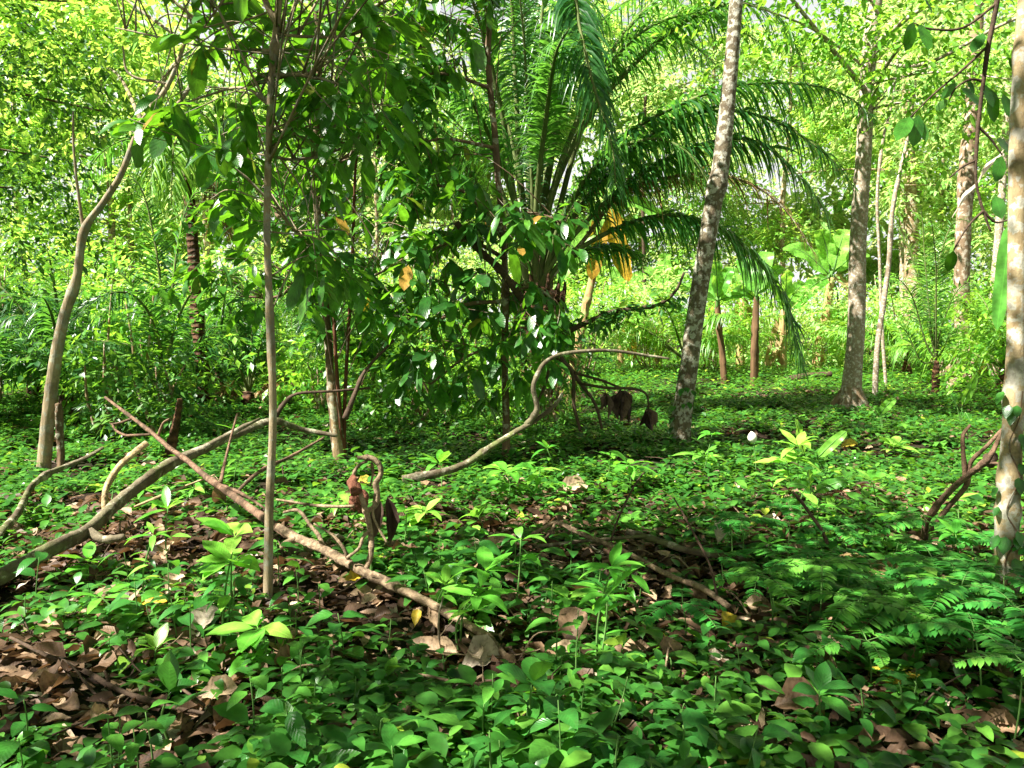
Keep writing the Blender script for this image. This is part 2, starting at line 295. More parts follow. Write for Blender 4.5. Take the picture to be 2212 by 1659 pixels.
T_LA4 = tpl('lance', 5, 0.2, 0.05); T_ST4 = tpl('spear', 4, 0.35, 0, 0); T_ST3 = tpl('spear', 3, 0.35, 0, 0); T_OVL4 = tpl('oval', 5, 0.12, 0.1, 0.04); T_LA2 = tpl('lance', 3, 0.2, 0, 0)
T_LITTER = tpl('ovate', 4, 0.3, 0.2, 0.05); T_BAN = tpl('strap', 14, 0.22, 0.25, 0.06, 5); T_DEAD = tpl('ovate', 9, 0.3, 0.22, 0.06, 5); T_DEADO = tpl('obovate', 9, 0.25, 0.22, 0.06, 5)
def tints(n, mu=0.5, sd=0.2, hi=0.93): return np.clip(rng.normal(mu, sd, n), 0, hi)
def sprays(g, O, D, Ln, m, LL, Wr, T, mu=0.5, sd=0.22, droop=0.2, mat=0, jit=0.35, hi=0.95, clump=0.18):
    n = len(O); O = np.asarray(O, float); D = nrm(np.asarray(D, float)); Ln = np.broadcast_to(Ln, (n,))
    t = np.linspace(0.12, 1, m)
    P = O[:, None] + D[:, None] * (Ln[:, None] * t)[..., None]; P[..., 2] -= droop * Ln[:, None] * t * t
    side = nrm(np.cross(D, np.array([0, 0, 1.0]) + rng.normal(0, 0.25, (n, 3))))
    sg = np.where(np.arange(m) % 2 == 0, 1.0, -1.0); sg[-1] = 0.15
    d = D[:, None] * 0.55 + side[:, None] * sg[None, :, None] * 0.85 + rng.normal(0, jit, (n, m, 3)); d[..., 2] -= 0.25
    nn = np.array([0, 0, 1.0]) + rng.normal(0, 0.45, (n, m, 3))
    tn = np.clip(rng.normal(mu, sd, (n, m)) + rng.normal(0, clump, (n, 1)), 0, hi)
    ln = LL * rng.uniform(0.65, 1.25, (n, m))
    leaves(g, P.reshape(-1, 3), d.reshape(-1, 3), nn.reshape(-1, 3), ln.ravel(), Wr * rng.uniform(0.8, 1.2, n * m), T, tn.ravel(), rng.uniform(0.0, 0.4, n * m), mat=mat)
    return P
def in_ell(n, c, r, shell=0.55):
    d = nrm(rng.normal(0, 1, (n, 3))); q = rng.uniform(0, 1, n) ** shell
    return np.asarray(c) + d * q[:, None] * np.asarray(r), d
def cloud(g, blobs, LL, Wr, T, m=7, spray=0.5, mu=0.5, mat=0, droop=0.25, twg=None):
    for c, r, n in blobs:
        O, d = in_ell(n, c, r); D = d * [1, 1, 0.6] + rng.normal(0, 0.45, (n, 3)) + [0, 0, 0.1]
        L_ = spray * rng.uniform(0.6, 1.3, n)
        P = sprays(g, O, D, L_, m, LL, Wr, T, mu=mu, droop=droop, mat=mat)
        if twg is not None:
            for i in range(n): tube(twg, P[i][::2], [0.006, 0.002], 4, 2, 0)

# ------------------------------------------------------------------ world, sun, camera
SUN = np.array([-0.60, -0.22, 0.77]); SUN /= np.linalg.norm(SUN)
w = bpy.data.worlds.new('World'); scene.world = w; w.use_nodes = True
bg = w.node_tree.nodes['Background']; sky = w.node_tree.nodes.new('ShaderNodeTexSky'); sky.sky_type = 'NISHITA'; sky.sun_disc = False
sky.sun_elevation = math.asin(SUN[2]); sky.sun_rotation = math.atan2(SUN[0], SUN[1]); sky.dust_density = 1.0; sky.altitude = 2500
WN, WL = w.node_tree.nodes, w.node_tree.links
wtc = WN.new('ShaderNodeTexCoord'); wno = WN.new('ShaderNodeTexNoise'); wno.inputs['Scale'].default_value = 3.0; wno.inputs['Detail'].default_value = 7; WL.new(wtc.outputs['Generated'], wno.inputs['Vector'])
wsx = WN.new('ShaderNodeSeparateXYZ'); WL.new(wtc.outputs['Generated'], wsx.inputs[0])
wad = WN.new('ShaderNodeMath'); wad.operation = 'MULTIPLY_ADD'; wad.inputs[1].default_value = -0.45; WL.new(wno.outputs['Fac'], wad.inputs[0]); WL.new(wsx.outputs['Z'], wad.inputs[2])
wr = ramp(WN, [(0.0, (1, 1, 1)), (0.5, (0.0, 0.0, 0.0))]); WL.new(wad.outputs[0], wr.inputs[0])
wm = WN.new('ShaderNodeMixRGB'); WL.new(wr.outputs[0], wm.inputs[0]); WL.new(sky.outputs[0], wm.inputs[1]); wm.inputs[2].default_value = (23.0, 23.2, 23.4, 1)   # bright haze and cloud added low over the horizon to whiten sky gaps
WL.new(wm.outputs[0], bg.inputs[0]); bg.inputs[1].default_value = 0.05
sl = bpy.data.lights.new('sun', 'SUN'); sl.energy = 22.0; sl.angle = math.radians(0.5); sl.color = (1.0, 0.95, 0.86)
so = bpy.data.objects.new('sun', sl); col.objects.link(so); so.rotation_euler = Vector(SUN.tolist()).to_track_quat('Z', 'Y').to_euler()
cam = bpy.data.cameras.new('camera'); co = bpy.data.objects.new('camera', cam); col.objects.link(co)
co.location = (0, 0, CAM_H); co.rotation_euler = (PI / 2 - PITCH, 0, 0)
cam.sensor_width = 36; cam.lens = 36 * FPX / 2212; cam.clip_end = 2000; cam.clip_start = 0.05
scene.camera = co
scene.view_settings.view_transform = 'Standard'; scene.view_settings.look = 'None'; scene.view_settings.exposure = 0; scene.view_settings.gamma = 1
cy = scene.cycles; cy.max_bounces = 4; cy.diffuse_bounces = 2; cy.glossy_bounces = 2; cy.transmission_bounces = 4; cy.transparent_max_bounces = 4
cy.caustics_reflective = False; cy.caustics_refractive = False; cy.use_denoising = True; cy.use_adaptive_sampling = True; cy.adaptive_threshold = 0.015

# ------------------------------------------------------------------ ground
def grid(x0, x1, y0, y1, nx, ny):
    X, Y = np.meshgrid(np.linspace(x0, x1, nx), np.linspace(y0, y1, ny)); return X, Y
g = Geo()
xs = np.r_[np.linspace(-300, -26, 10), np.linspace(-24, 24, 260), np.linspace(26, 300, 10)]
ys = np.r_[np.linspace(-60, -7, 8), np.linspace(-6, 40, 250), np.linspace(44, 400, 14)]
X, Y = np.meshgrid(xs, ys); V = np.stack([X, Y, gz(X, Y)], -1).reshape(-1, 3)
nx = len(xs); i = np.arange(len(ys) - 1)[:, None] * nx + np.arange(nx - 1)[None]
F = np.stack([i, i + 1, i + nx + 1, i + nx], -1).reshape(-1, 4); g.add(V, F)
tag(g.build('ground', M['ground']), 'dark forest floor of soil and moss under the plants', 'ground', kind='structure')

# ------------------------------------------------------------------ low plants
def herb_arrays(n, k, hmax, ll):
    """leaf arrays of n plants with k leaves each, plant centres added later"""
    az = rng.uniform(0, 2 * PI, (n, 1)) + np.arange(k)[None] * 2.4 + rng.normal(0, 0.3, (n, k))
    lev = (np.arange(k)[None] + 1) / k
    h = hmax * rng.uniform(0.55, 1.2, (n, 1)) * lev
    pit = rng.uniform(-0.05, 0.75, (n, k)) * (0.4 + 0.6 * lev)
    d = np.stack([np.cos(az) * np.cos(pit), np.sin(az) * np.cos(pit), np.sin(pit)], -1)
    P = np.stack([np.cos(az) * 0.008, np.sin(az) * 0.008, h], -1)
    ln = ll * rng.uniform(0.6, 1.25, (n, k)) * (1.05 - 0.25 * lev)
    nn = np.array([0, 0, 1.0]) + rng.normal(0, 0.22, (n, k, 3)) - d * 0.2
    return P, d, nn, ln
def wedge(n, y0, y1, half=0.74, pad=0.4):
    y = np.sqrt(rng.uniform(y0 * y0, y1 * y1, n)); x = rng.uniform(-1, 1, n) * (half * y + pad); return x, y
def litter_mask(x, y):
    return np.sin(2.1 * x + 1.3 * y + 0.5) + np.sin(3.3 * y - 1.1 * x + 2) + 0.6 * np.sin(5.2 * x + 4.1 * y)
ZONES = [(*gp(u, v)[:2], rr) for u, v, rr in ((250, 1335, .72), (620, 1335, .42), (1000, 1440, .42), (1270, 1400, .4), (1500, 1375, .5), (1230, 1175, .55), (90, 1480, .42), (650, 1055, .8), (1850, 965, .7), (1300, 1080, .6), (430, 1540, .4), (1760, 1590, .36), (1640, 1350, .4), (300, 1200, .5), (1000, 1130, .5), (2080, 1570, .3))]
LOGZ = []
for pl in ([(0, 1247, 4.1), (116, 1183, 4.5), (255, 1083, 5.3), (382, 994, 6.1), (491, 945, 6.6)], [(447, 1032, 5.6), (509, 1076, 5.1), (600, 1138, 4.55), (692, 1183, 4.28), (800, 1243, 3.96), (931, 1306, 3.64), (1059, 1383, 3.28), (1098, 1425, 3.14)], [(1146, 1156, 4.9), (1280, 1162, 4.7), (1444, 1241, 4.2), (1575, 1312, 3.8)], [(1355, 1148, 5.0), (1618, 1208, 4.5)], [(22, 1377, 3.3), (255, 1488, 2.9), (480, 1545, 2.75)]):
    q_ = np.array([at(*p_) for p_ in pl]); LOGZ += [(p_[0], p_[1]) for p_ in spline(q_, 8)]
LOGZ = np.array(LOGZ)
def nearlog(x, y):
    x = np.atleast_1d(x); y = np.atleast_1d(y)
    return (np.min((x[:, None] - LOGZ[None, :, 0]) ** 2 + ((y[:, None] + .12 - LOGZ[None, :, 1]) * .8) ** 2, axis=1) < .17 ** 2)
def bare(x, y):
    x = np.asarray(x, float); b_ = np.zeros(x.shape, bool)
    for zx, zy, rr in ZONES: b_ |= (x - zx) ** 2 + ((y - zy) * .8) ** 2 < rr * rr
    return b_
g = Geo()
def cover(g, n, y0, y1, k, hm, ll, T, keep=1.35, half=0.74, mu=0.48):
    x, y = wedge(n, y0, y1, half)
    ok = (litter_mask(x, y) < keep) & (~bare(x, y) | (rng.uniform(0, 1, n) < .6)) & ~nearlog(x, y); x, y = x[ok], y[ok]; n = len(x)
    P, d, nn, ln = herb_arrays(n, k, hm, ll); P = P + np.stack([x, y, gz(x, y)], -1)[:, None]
    sc = rng.uniform(0.6, 1.3, (n, 1)); ln = ln * sc
    tn = np.clip(rng.normal(mu, 0.16, (n, k)) + rng.normal(0, 0.14, (n, 1)), 0, 1)
    leaves(g, P.reshape(-1, 3), d.reshape(-1, 3), nn.reshape(-1, 3), ln.ravel(), rng.uniform(0.34, 0.52, n * k), T, tn.ravel(), rng.uniform(0.1, 0.5, n * k))
cover(g, 1150, 1.9, 4.4, 8, 0.10, 0.125, T_LA4, 1.4); cover(g, 350, 1.9, 3.2, 8, 0.13, 0.13, T_OV5, 2.2); cover(g, 520, 4.0, 9.0, 8, 0.16, 0.16, T_LA4, 1.4)
cover(g, 4600, 4.2, 8.0, 7, 0.085, 0.12, T_LA2, 1.45)
cover(g, 9500, 8.0, 15.0, 7, 0.12, 0.15, T_OV2, 1.5)
cover(g, 15000, 15.0, 36.0, 6, 0.22, 0.20, T_OV2, 2.0, mu=0.6)
tag(g.build('ground_cover', M['cover']), 'low leafy green ground cover spreading over the forest floor', 'ground cover', kind='stuff')
g = Geo()
n = 30000; x, y = wedge(n, 1.8, 17.0); x[:15000], y[:15000] = wedge(15000, 1.8, 6.5)
az = rng.uniform(0, 2 * PI, n); ti = rng.uniform(-0.15, 0.35, n)
leaves(g, np.stack([x, y, gz(x, y) + rng.uniform(0.005, 0.05, n)], -1), np.stack([np.cos(az), np.sin(az), ti], -1), np.array([0, 0, 1.0]) + rng.normal(0, 0.35, (n, 3)),
       0.05 + 0.13 * rng.uniform(0, 1, n) ** 2.2, rng.uniform(0.25, 0.55, n), T_LITTER, np.clip(rng.normal(0.30, 0.30, n), 0, 1), rng.uniform(-0.1, 0.35, n), rng.uniform(-0.6, 1.2, n))
tag(g.build('leaf_litter', M['litter']), 'brown dead leaves scattered between the low plants', 'leaf litter', kind='stuff')

def copy_tree(o, parent=None):
    c = o.copy(); col.objects.link(c)
    if parent is not None: c.parent = parent
    for ch in list(o.children): copy_tree(ch, c)
    return c
HERB_L = 'low green herb with broad pointed leaves in the foreground undergrowth'
def make_herb(k, hm, ll, wr, T, mat, name='ground_herb'):
    r = thing(name, (0, 0, 0), HERB_L, 'herb', 'leafy herbs covering the near forest floor')
    P, d, nn, ln = herb_arrays(1, k, hm, ll); P, d, nn, ln = P[0], d[0], nn[0], ln[0]
    g = Geo(); tube(g, [[0, 0, -0.02], [0.006, 0.004, hm * 0.5], [0, 0, P[-1][2]]], [0.0035, 0.002], 6, 3, 0.02)
    g.build('stem', M['stemgreen'], r)
    b = rng.normal(0.48, 0.12)
    for i in range(k):
        g = Geo(); leaves(g, P[i:i + 1], d[i:i + 1], nn[i:i + 1], ln[i:i + 1], wr * rng.uniform(0.85, 1.15), T, np.clip([b + rng.normal(0, 0.13)], 0, 1), rng.uniform(0.15, 0.55)); g.build('leaf', mat, r)
    return r
protos = [make_herb(rng.integers(6, 11), rng.uniform(0.09, 0.27), rng.uniform(0.11, 0.185), rng.uniform(0.29, 0.45), T_LA4 if q % 3 else T_OV5, M['herb']) for q in range(18)]
cnt = 0; used = set()
for x, y in zip(*wedge(620, 2.1, 4.4)):
    if nearlog(x, y)[0] or (bare(x, y) and rng.uniform() > .55) or (x > .8 and rng.uniform() > .45): continue
    if cnt >= 290: break
    q = cnt % len(protos)
    o = protos[q] if q not in used else copy_tree(protos[q]); used.add(q)
    o.location = (x, y, float(gz(x, y))); o.rotation_euler = (rng.normal(0, 0.1), rng.normal(0, 0.1), rng.uniform(0, 6.28)); s = rng.uniform(0.7, 1.2); o.scale = (s, s, s)
    cnt += 1

# ------------------------------------------------------------------ seedlings with whorled strap leaves
def seedling(base, tops, ll, label, k=7, wr=0.27, T=T_LA4, mat='seedling', mu=0.5, name='seedling', cat='seedling', up=0.35, group=None):
    base = np.asarray(base); r = thing(name, base, label, cat, group)
    for top in tops:
        top = np.asarray(top); mid = (base + top) / 2 + np.r_[rng.normal(0, 0.02, 2), 0]
        h = max(top[2] - base[2], 0.05)
        g = Geo(); tube(g, [base - [0, 0, 0.03], mid, top], [0.006, 0.003], 7, 5, 0.03); g.build('stem', M['stemgreen'], r)
        a0 = rng.uniform(0, 6.28)
        for i in range(k + 3):
            low = i >= k
            az = a0 + i * 2 * PI / k + rng.normal(0, 0.2); pt = rng.normal(up, 0.22) if not low else rng.uniform(0.0, 0.5)
            t = 1.0 if not low else rng.uniform(0.45, 0.8); P = base * (1 - t) + top * t
            g = Geo(); d = np.array([[math.cos(az) * math.cos(pt), math.sin(az) * math.cos(pt), math.sin(pt)]])
            leaves(g, P[None], d, np.array([[0, 0, 1.0]]) + rng.normal(0, 0.2, (1, 3)), ll * rng.uniform(0.75, 1.15) * (0.8 if low else 1), wr * rng.uniform(0.85, 1.2), T, np.clip([mu + rng.normal(0, 0.15)], 0, 1), rng.uniform(0.1, 0.5)); g.build('leaf', M[mat], r)
    return r
def seed_px(bu, bv, tops, lpx, label, **k):
    b = gp(bu, bv); return seedling(b, [at(u, v, b[1]) for u, v in tops], 1.3 * lpx / FPX * b[1], label, **k)
seed_px(477, 1401, [(508, 1160), (500, 1215)], 80, 'tall bright seedling with glossy strap leaves standing just left of the slim trunk base', up=0.6, wr=0.42, mu=0.8)
seed_px(560, 1455, [(557, 1357)], 82, 'seedling with a flat star of seven leaves below the slim trunk', wr=0.4, up=0.05, k=7, mu=0.6)
seed_px(993, 1408, [(1048, 1235), (1030, 1290)], 78, 'seedling with long leaves growing above the pale fallen leaf at the log end', wr=0.3, mu=0.55)
seed_px(1289, 1450, [(1320, 1228), (1313, 1285)], 75, 'slender two-stemmed seedling with two whorls of narrow leaves right of the centre', wr=0.24, up=0.45, k=8)
seed_px(1096, 1078, [(1096, 1022)], 66, 'wide leafy whorl seedling in front of the centre trunk', wr=0.3, up=0.35)
seed_px(953, 1060, [(949, 1002)], 52, 'upright seedling beside the start of the arched fallen branch', wr=0.3, up=0.6)
seed_px(917, 1150, [(915, 1108)], 52, 'light green seedling right of the dark dead leaf by the termite nest', wr=0.36, mu=0.9)
seed_px(1033, 1165, [(1033, 1118)], 55, 'sunlit seedling with upright pointed leaves in the middle ground', wr=0.32, mu=0.8, up=0.6)
seed_px(1357, 1062, [(1360, 1005)], 58, 'leafy seedling left of the foot of the mottled trunk', wr=0.28)
seed_px(1724, 1062, [(1724, 965), (1700, 1000)], 52, 'sunlit pale seedling in the bright patch right of the mottled trunk', wr=0.34, mu=0.95, up=0.5)
seed_px(1517, 1010, [(1520, 985)], 52, 'fresh green seedling at the right of the mottled trunk foot', wr=0.26, mu=0.7)
seed_px(1930, 990, [(1930, 965)], 45, 'small bright seedling in the open floor before the grey trunk', wr=0.3, mu=0.8)
seed_px(195, 1245, [(190, 1213)], 58, 'seedling with broad dark leaves beside the pale log at left', wr=0.36, mu=0.45)
seed_px(330, 1445, [(336, 1405)], 56, 'yellow-green sprout in the sunny leaf litter at left', wr=0.36, mu=0.95, up=0.6)
seed_px(1150, 1595, [(1148, 1480)], 95, 'plant with large upright leaf at the bottom middle of the foreground', wr=0.42, mu=0.35, up=0.8, k=4, mat='herb')
seed_px(370, 1600, [(365, 1500)], 85, 'plant with one tall pointed dark leaf at the lower left foreground', wr=0.42, mu=0.35, up=0.9, k=4, mat='herb')
seed_px(1765, 1600, [(1770, 1500)], 85, 'plant with large dark leaves at the lower right foreground', wr=0.4, mu=0.3, up=0.5, k=5, mat='herb')

for q in range(44):
    u, v = rng.uniform(60, 2150), rng.uniform(985, 1400); b_ = gp(u, v); hh = rng.uniform(.12, .38)
    if nearlog(b_[0], b_[1] + .15)[0] or nearlog(b_[0], b_[1] + .35)[0]: continue
    seedling(b_, [b_ + [rng.normal(0, .05), rng.normal(0, .05), hh]], rng.uniform(.14, .24), 'bright narrow-leaved seedling standing above the ground cover', k=int(rng.integers(5, 8)), wr=rng.uniform(.22, .34), mu=rng.uniform(.3, .8), up=rng.uniform(.2, .7), group='narrow-leaved seedlings scattered over the forest floor')
# banana-like sprouts
def big_leaf(r, P, D, L_, W_, mat, tint=0.5, bend=0.5, T=T_BAN, nn=(0, 0, 1), label=None):
    g = Geo(); P = np.asarray(P, float); D = nrm(np.asarray(D, float))
    leaves(g, P[None], D[None], np.array([nn], float), [L_], [W_], T, [tint], bend, mat=0)
    s = np.linspace(0, 1, 8); rib = P + D * (s * L_ * (1 - 0.2 * abs(bend) * s * s))[:, None]; rib[:, 2] -= bend * s * s * L_
    tube(g, rib, [0.012 * L_ + 0.003, 0.003], 5, 2, 0.02, mat=1, smooth=False)
    o = g.build('leaf', [M[mat], M['stemgreen']], r)
    if label: o['label'] = label
    return o
def sprout(bu, bv, specs, label, mat='banana'):
    b = gp(bu, bv); r = thing('banana_sprout', b, label, 'sprout')
    g = Geo(); tube(g, [b - [0, 0, 0.02], b + [0, 0, 0.12]], [0.012, 0.006], 7, 3, 0.03); g.build('stem', M['stemgreen'], r)
    for (u0, v0, u1, v1, w_, tn, bend) in specs:
        p0, p1 = at(u0, v0, b[1]), at(u1, v1, b[1] - 0.1); L_ = np.linalg.norm(p1 - p0)
        g = Geo(); tube(g, [b + [0, 0, 0.05], (b + p0) / 2 + [0, 0, 0.03], p0], [0.005, 0.004], 6, 3, 0.02); st = g.build('stem', M['stemgreen'], r)
        big_leaf(r, p0, p1 - p0 + [0, 0, bend * L_], L_, w_, mat, tn, bend, nn=(0.2, -0.7, 0.7))
sprout(1790, 1035, [(1765, 990, 1835, 925, 0.25, 0.8, 0.1), (1738, 985, 1718, 905, 0.28, 0.9, 0.0), (1745, 985, 1765, 1040, 0.4, 0.3, 0.3)], 'young banana sprout with torn bright leaves in the sunny patch right of the mottled trunk')
sprout(1760, 1130, [(1760, 1065, 1850, 1030, 0.28, 0.2, 0.3), (1760, 1065, 1690, 1035, 0.25, 0.15, 0.35), (1750, 1060, 1745, 1010, 0.4, 0.25, 0.1)], 'dark green banana sprout leaning over the stick at right')
sprout(2075, 925, [(2078, 880, 2112, 800, 0.22, 0.8, 0.05), (2068, 880, 2050, 845, 0.6, 0.2, 0.3), (2085, 890, 2100, 930, 0.45, 0.15, 0.4)], 'banana sprout with one long bright leaf beside the right edge trunk')
sprout(1905, 935, [(1900, 895, 1940, 850, 0.35, 0.7, 0.2), (1905, 900, 1880, 870, 0.4, 0.5, 0.3)], 'small broad-leaved sprout between the grey trunk and the sunny patch')

# white bud plant
b = gp(1633, 1025); r = thing('white_flower', b, 'single egg-shaped white flower bud on a thin stem right of the mottled trunk', 'flower')
tp = at(1627, 957, b[1]); g = Geo(); tube(g, [b, (b + tp) / 2 + [0.01, 0, 0], tp], [0.006, 0.005], 7, 4, 0.02); g.build('stem', M['stemgreen'], r)
g = Geo(); h = 0.115; tube(g, [tp + [-0.02 * t, 0, h * t] for t in np.linspace(0, 1, 9)], 0.045 * np.sin(np.linspace(0.25, PI - 0.05, 9)) ** 0.8, 14, 1, 0.01, smooth=False); g.build('bud', M['bud'], r)

# ------------------------------------------------------------------ pinnate seedlings
def pinnate(base, nf, fl, label, hgt=0.16, mu=0.5, mat='pinnate', group=None):
    r = thing('pinnate_seedling', base, label, 'seedling', group)
    g = Geo(); top = base + [rng.normal(0, 0.02), rng.normal(0, 0.02), hgt]; tube(g, [base - [0, 0, 0.02], (base + top) / 2 + [0.01, 0, 0], top], [0.004, 0.0025], 6, 4, 0.03); g.build('stem', M['stemgreen'], r)
    for i in range(nf):
        az = i * 2 * PI / nf + rng.normal(0, 0.3); L_ = fl * rng.uniform(0.75, 1.15)
        pts = [top + L_ * t * np.array([math.cos(az), math.sin(az), 0.35 - 0.45 * t]) for t in np.linspace(0, 1, 6)]
        g = Geo(); P = tube(g, pts, [0.0022, 0.0012], 5, 4, 0, mat=1)
        t = np.linspace(0.22, 0.98, 13); idx = (t * (len(P) - 1)).astype(int); Q = P[idx]; T_ = np.gradient(P, axis=0)[idx]; T_ = nrm(T_)
        sd = nrm(np.cross(T_, [0, 0, 1.0])); ln = L_ * 0.27 * np.sin(0.35 + t * 2.5) ** 0.7
        for sg in (1, -1):
            leaves(g, Q, sd * sg + T_ * 0.35 + rng.normal(0, 0.08, Q.shape), np.array([0, 0, 1.0]) + rng.normal(0, 0.12, Q.shape), ln, 0.42, T_LA2, np.clip(rng.normal(mu, 0.08, len(Q)), 0, 1), 0.2)
        g.build('frond', [M[mat], M['stemgreen']], r)
PN = 'fern-like seedling with feathery compound leaves at the lower right'
for q, (u, v, nf, lp, mu) in enumerate([(1700, 1265, 5, 120, .5), (1765, 1350, 5, 120, .8), (1630, 1300, 4, 100, .5), (1870, 1295, 5, 135, .55), (1850, 1400, 5, 135, .75), (1985, 1440, 5, 150, .5), (2010, 1270, 5, 130, .55), (2090, 1200, 4, 110, .5), (2100, 1440, 5, 140, .5), (2160, 1340, 4, 130, .5), (1960, 1340, 4, 120, .85), (1700, 1170, 4, 80, .5), (1800, 1215, 5, 100, .5), (1910, 1210, 4, 95, .6), (2185, 1600, 4, 150, .7), (1600, 1220, 4, 90, .45), (2060, 1330, 5, 130, .4), (1480, 1380, 4, 110, .4), (2180, 1460, 4, 140, .4), (1560, 1260, 3, 90, .5), (1780, 1280, 4, 110, .45), (2150, 1240, 4, 110, .45), (1830, 1340, 5, 130, .6), (1930, 1420, 5, 140, .7), (2050, 1390, 5, 130, .5), (1740, 1310, 5, 120, .6), (1670, 1360, 4, 110, .8), (2120, 1510, 5, 140, .5), (1880, 1470, 4, 120, .6), (2000, 1210, 5, 110, .6), (1580, 1200, 4, 100, .5)]):
    b = gp(u, v + 25); pinnate(b, nf, lp / FPX * b[1] * 1.05, PN, rng.uniform(0.2, 0.36), mu + .1, group='feathery seedlings in the lower right undergrowth')
b = gp(1865, 1290); pinnate(b + [0, -0.12, 0], 3, 0.22, 'withered tan compound leaf among the feathery seedlings', 0.24, 0.7, 'drypalm')
b = gp(1935, 1505); pinnate(b, 3, 0.15, 'small seedling with yellowed compound leaves at the lower right', 0.08, 0.6, 'yellow')

# ------------------------------------------------------------------ fallen leaves one can point to
def fallen(u, v, lpx, az, mat, tint, label, wr=0.5, tilt=0.1, curl=0.5, T=T_DEADO, bend=0.1, lift=0.03, group=None, Y=None):
    p = gp(u, v + 4) if Y is None else at(u, v, Y)
    a = math.radians(az); L_ = lpx / FPX * p[1]
    D = np.array([math.cos(a) * math.cos(tilt), math.sin(a) * math.cos(tilt), math.sin(tilt)])
    P0 = p - D * L_ / 2 * np.array([1, 1, 0]) + [0, 0, lift]
    if Y is not None: P0 = p
    g = Geo(); nn = np.array([[rng.normal(0, 0.15), -0.55, 0.85]]); nn = nn if abs(D[2]) < 0.8 else np.array([[0.3, -1, 0.1]])
    leaves(g, P0[None], D[None], nn, [L_], [wr], T, [tint], bend, curl)
    return tag(g.build('fallen_leaf', M[mat], None, P0), label, 'dead leaf', group)
fallen(1040, 1448, 105, 10, 'pale', 0.7, 'large greyish white dead leaf lying below the fallen log end', 0.75, 0.25, 0.6)
fallen(946, 1430, 115, -28, 'litter', 0.86, 'long tan curled dead leaf lying left of the large whitish leaf', 0.42, 0.3, 1.0)
fallen(1237, 1401, 110, 75, 'litter', 0.66, 'wide ochre brown dead leaf standing upright right of the log end', 0.6, 0.9, 0.3)
fallen(1441, 1450, 85, 80, 'litter', 0.7, 'ochre dead leaf hanging upright near a bent stem right of centre', 0.62, 0.95, 0.3)
fallen(1375, 1427, 75, 20, 'litter', 0.78, 'curved tan dead leaf left of the upright ochre leaf', 0.45, 0.3, 0.9)
fallen(1557, 1196, 85, 62, 'pale', 0.95, 'pale cream dead leaf draped over the thin log at right', 0.42, 0.6, 0.8, lift=0.1)
fallen(1877, 1342, 100, 8, 'pale', 0.4, 'big pale dead leaf under the feathery seedlings', 0.62, 0.2, 0.5)
fallen(1965, 1360, 100, -8, 'litter', 0.8, 'tan dead leaf right of the big pale leaf under the feathery seedlings', 0.4, 0.15, 0.8)
fallen(1720, 1561, 115, -15, 'litter', 0.42, 'wide brown dead leaf at the lower right foreground', 0.7, 0.35, 0.5, lift=0.06)
fallen(1570, 1380, 70, 70, 'yellow', 0.7, 'bright yellow fallen leaf in the sunlit litter right of centre', 0.48, 0.6, 0.6, lift=0.05)
fallen(766, 1272, 50, 5, 'yellow', 0.5, 'yellow fallen leaf just below the long log', 0.7, 0.3, 0.3, lift=0.06)
fallen(900, 1372, 45, 80, 'yellow', 0.6, 'hanging yellow leaf left of the log end', 0.5, 0.9, 0.3, lift=0.06)
fallen(786, 1050, 42, 20, 'yellow', 0.85, 'yellow leaf beside the termite nest', 0.6, 0.4, 0.3)
fallen(318, 1324, 105, 8, 'yellow', 0.35, 'long orange-yellow fallen leaf in the sunny litter at left', 0.3, 0.2, 0.8, lift=0.05)
fallen(378, 1294, 62, 60, 'litter', 0.9, 'upright tan leaf behind the orange-yellow fallen leaf', 0.7, 0.7, 0.4, lift=0.05)
fallen(440, 1384, 105, 70, 'pale', 0.85, 'tall cream dead leaf propped up below the bright tall seedling', 0.55, 0.7, 0.5, lift=0.03)
fallen(382, 1396, 90, 12, 'litter', 0.5, 'long brown dead leaf left of the tall cream leaf', 0.4, 0.25, 0.8)
fallen(400, 1442, 60, 40, 'pale', 0.2, 'grey curled dead leaf below the long brown dead leaf', 0.6, 0.5, 0.5)
fallen(484, 1580, 95, 85, 'litter', 0.55, 'upright brown dead leaf at the bottom left foreground', 0.5, 1.1, 0.3, lift=0.01)
fallen(469, 1521, 100, 5, 'litter', 0.84, 'broad tan dead leaf with holes above the upright brown leaf', 0.55, 0.3, 0.4, lift=0.04)
fallen(115, 1372, 80, 160, 'litter', 0.7, 'tan dead leaf in the sunny litter near the left edge', 0.5, 0.3, 0.7)
fallen(1793, 1648, 60, -30, 'yellow', 0.05, 'orange dead leaf at the bottom edge on the right', 0.5, 0.3, 0.6)
fallen(1877, 1616, 75, 15, 'litter', 0.5, 'curled brown dead leaf at the bottom right', 0.6, 0.4, 0.8)
fallen(2092, 1576, 120, -20, 'litter', 0.35, 'long dark brown dead leaf near the lower right corner', 0.35, 0.15, 0.8)
fallen(2153, 1590, 95, -30, 'litter', 0.6, 'brown dead leaf beside the long dark one in the lower right corner', 0.6, 0.3, 0.5)
fallen(1233, 1069, 85, 10, 'litter', 0.88, 'sunlit tan dead leaf on the floor right of the centre trunk', 0.5, 0.3, 0.7)
fallen(1070, 1203, 80, 35, 'litter', 0.82, 'crumpled tan dead leaf behind the long-leaved seedling', 0.5, 0.5, 0.9)
fallen(1597, 1072, 48, 100, 'litter', 0.95, 'cream dead leaf standing on the floor below the white bud', 0.4, 0.7, 0.6)
fallen(1833, 967, 45, 10, 'yellow', 0.8, 'yellowish fallen leaf right of the sunny patch', 0.5, 0.3, 0.4)
fallen(1295, 1360, 80, 30, 'litter', 0.75, 'tan dead leaf under the two-stemmed seedling', 0.5, 0.4, 0.7)
fallen(1640, 1330, 75, 150, 'litter', 0.86, 'sunlit tan dead leaf above the bright yellow leaf', 0.6, 0.3, 0.7)
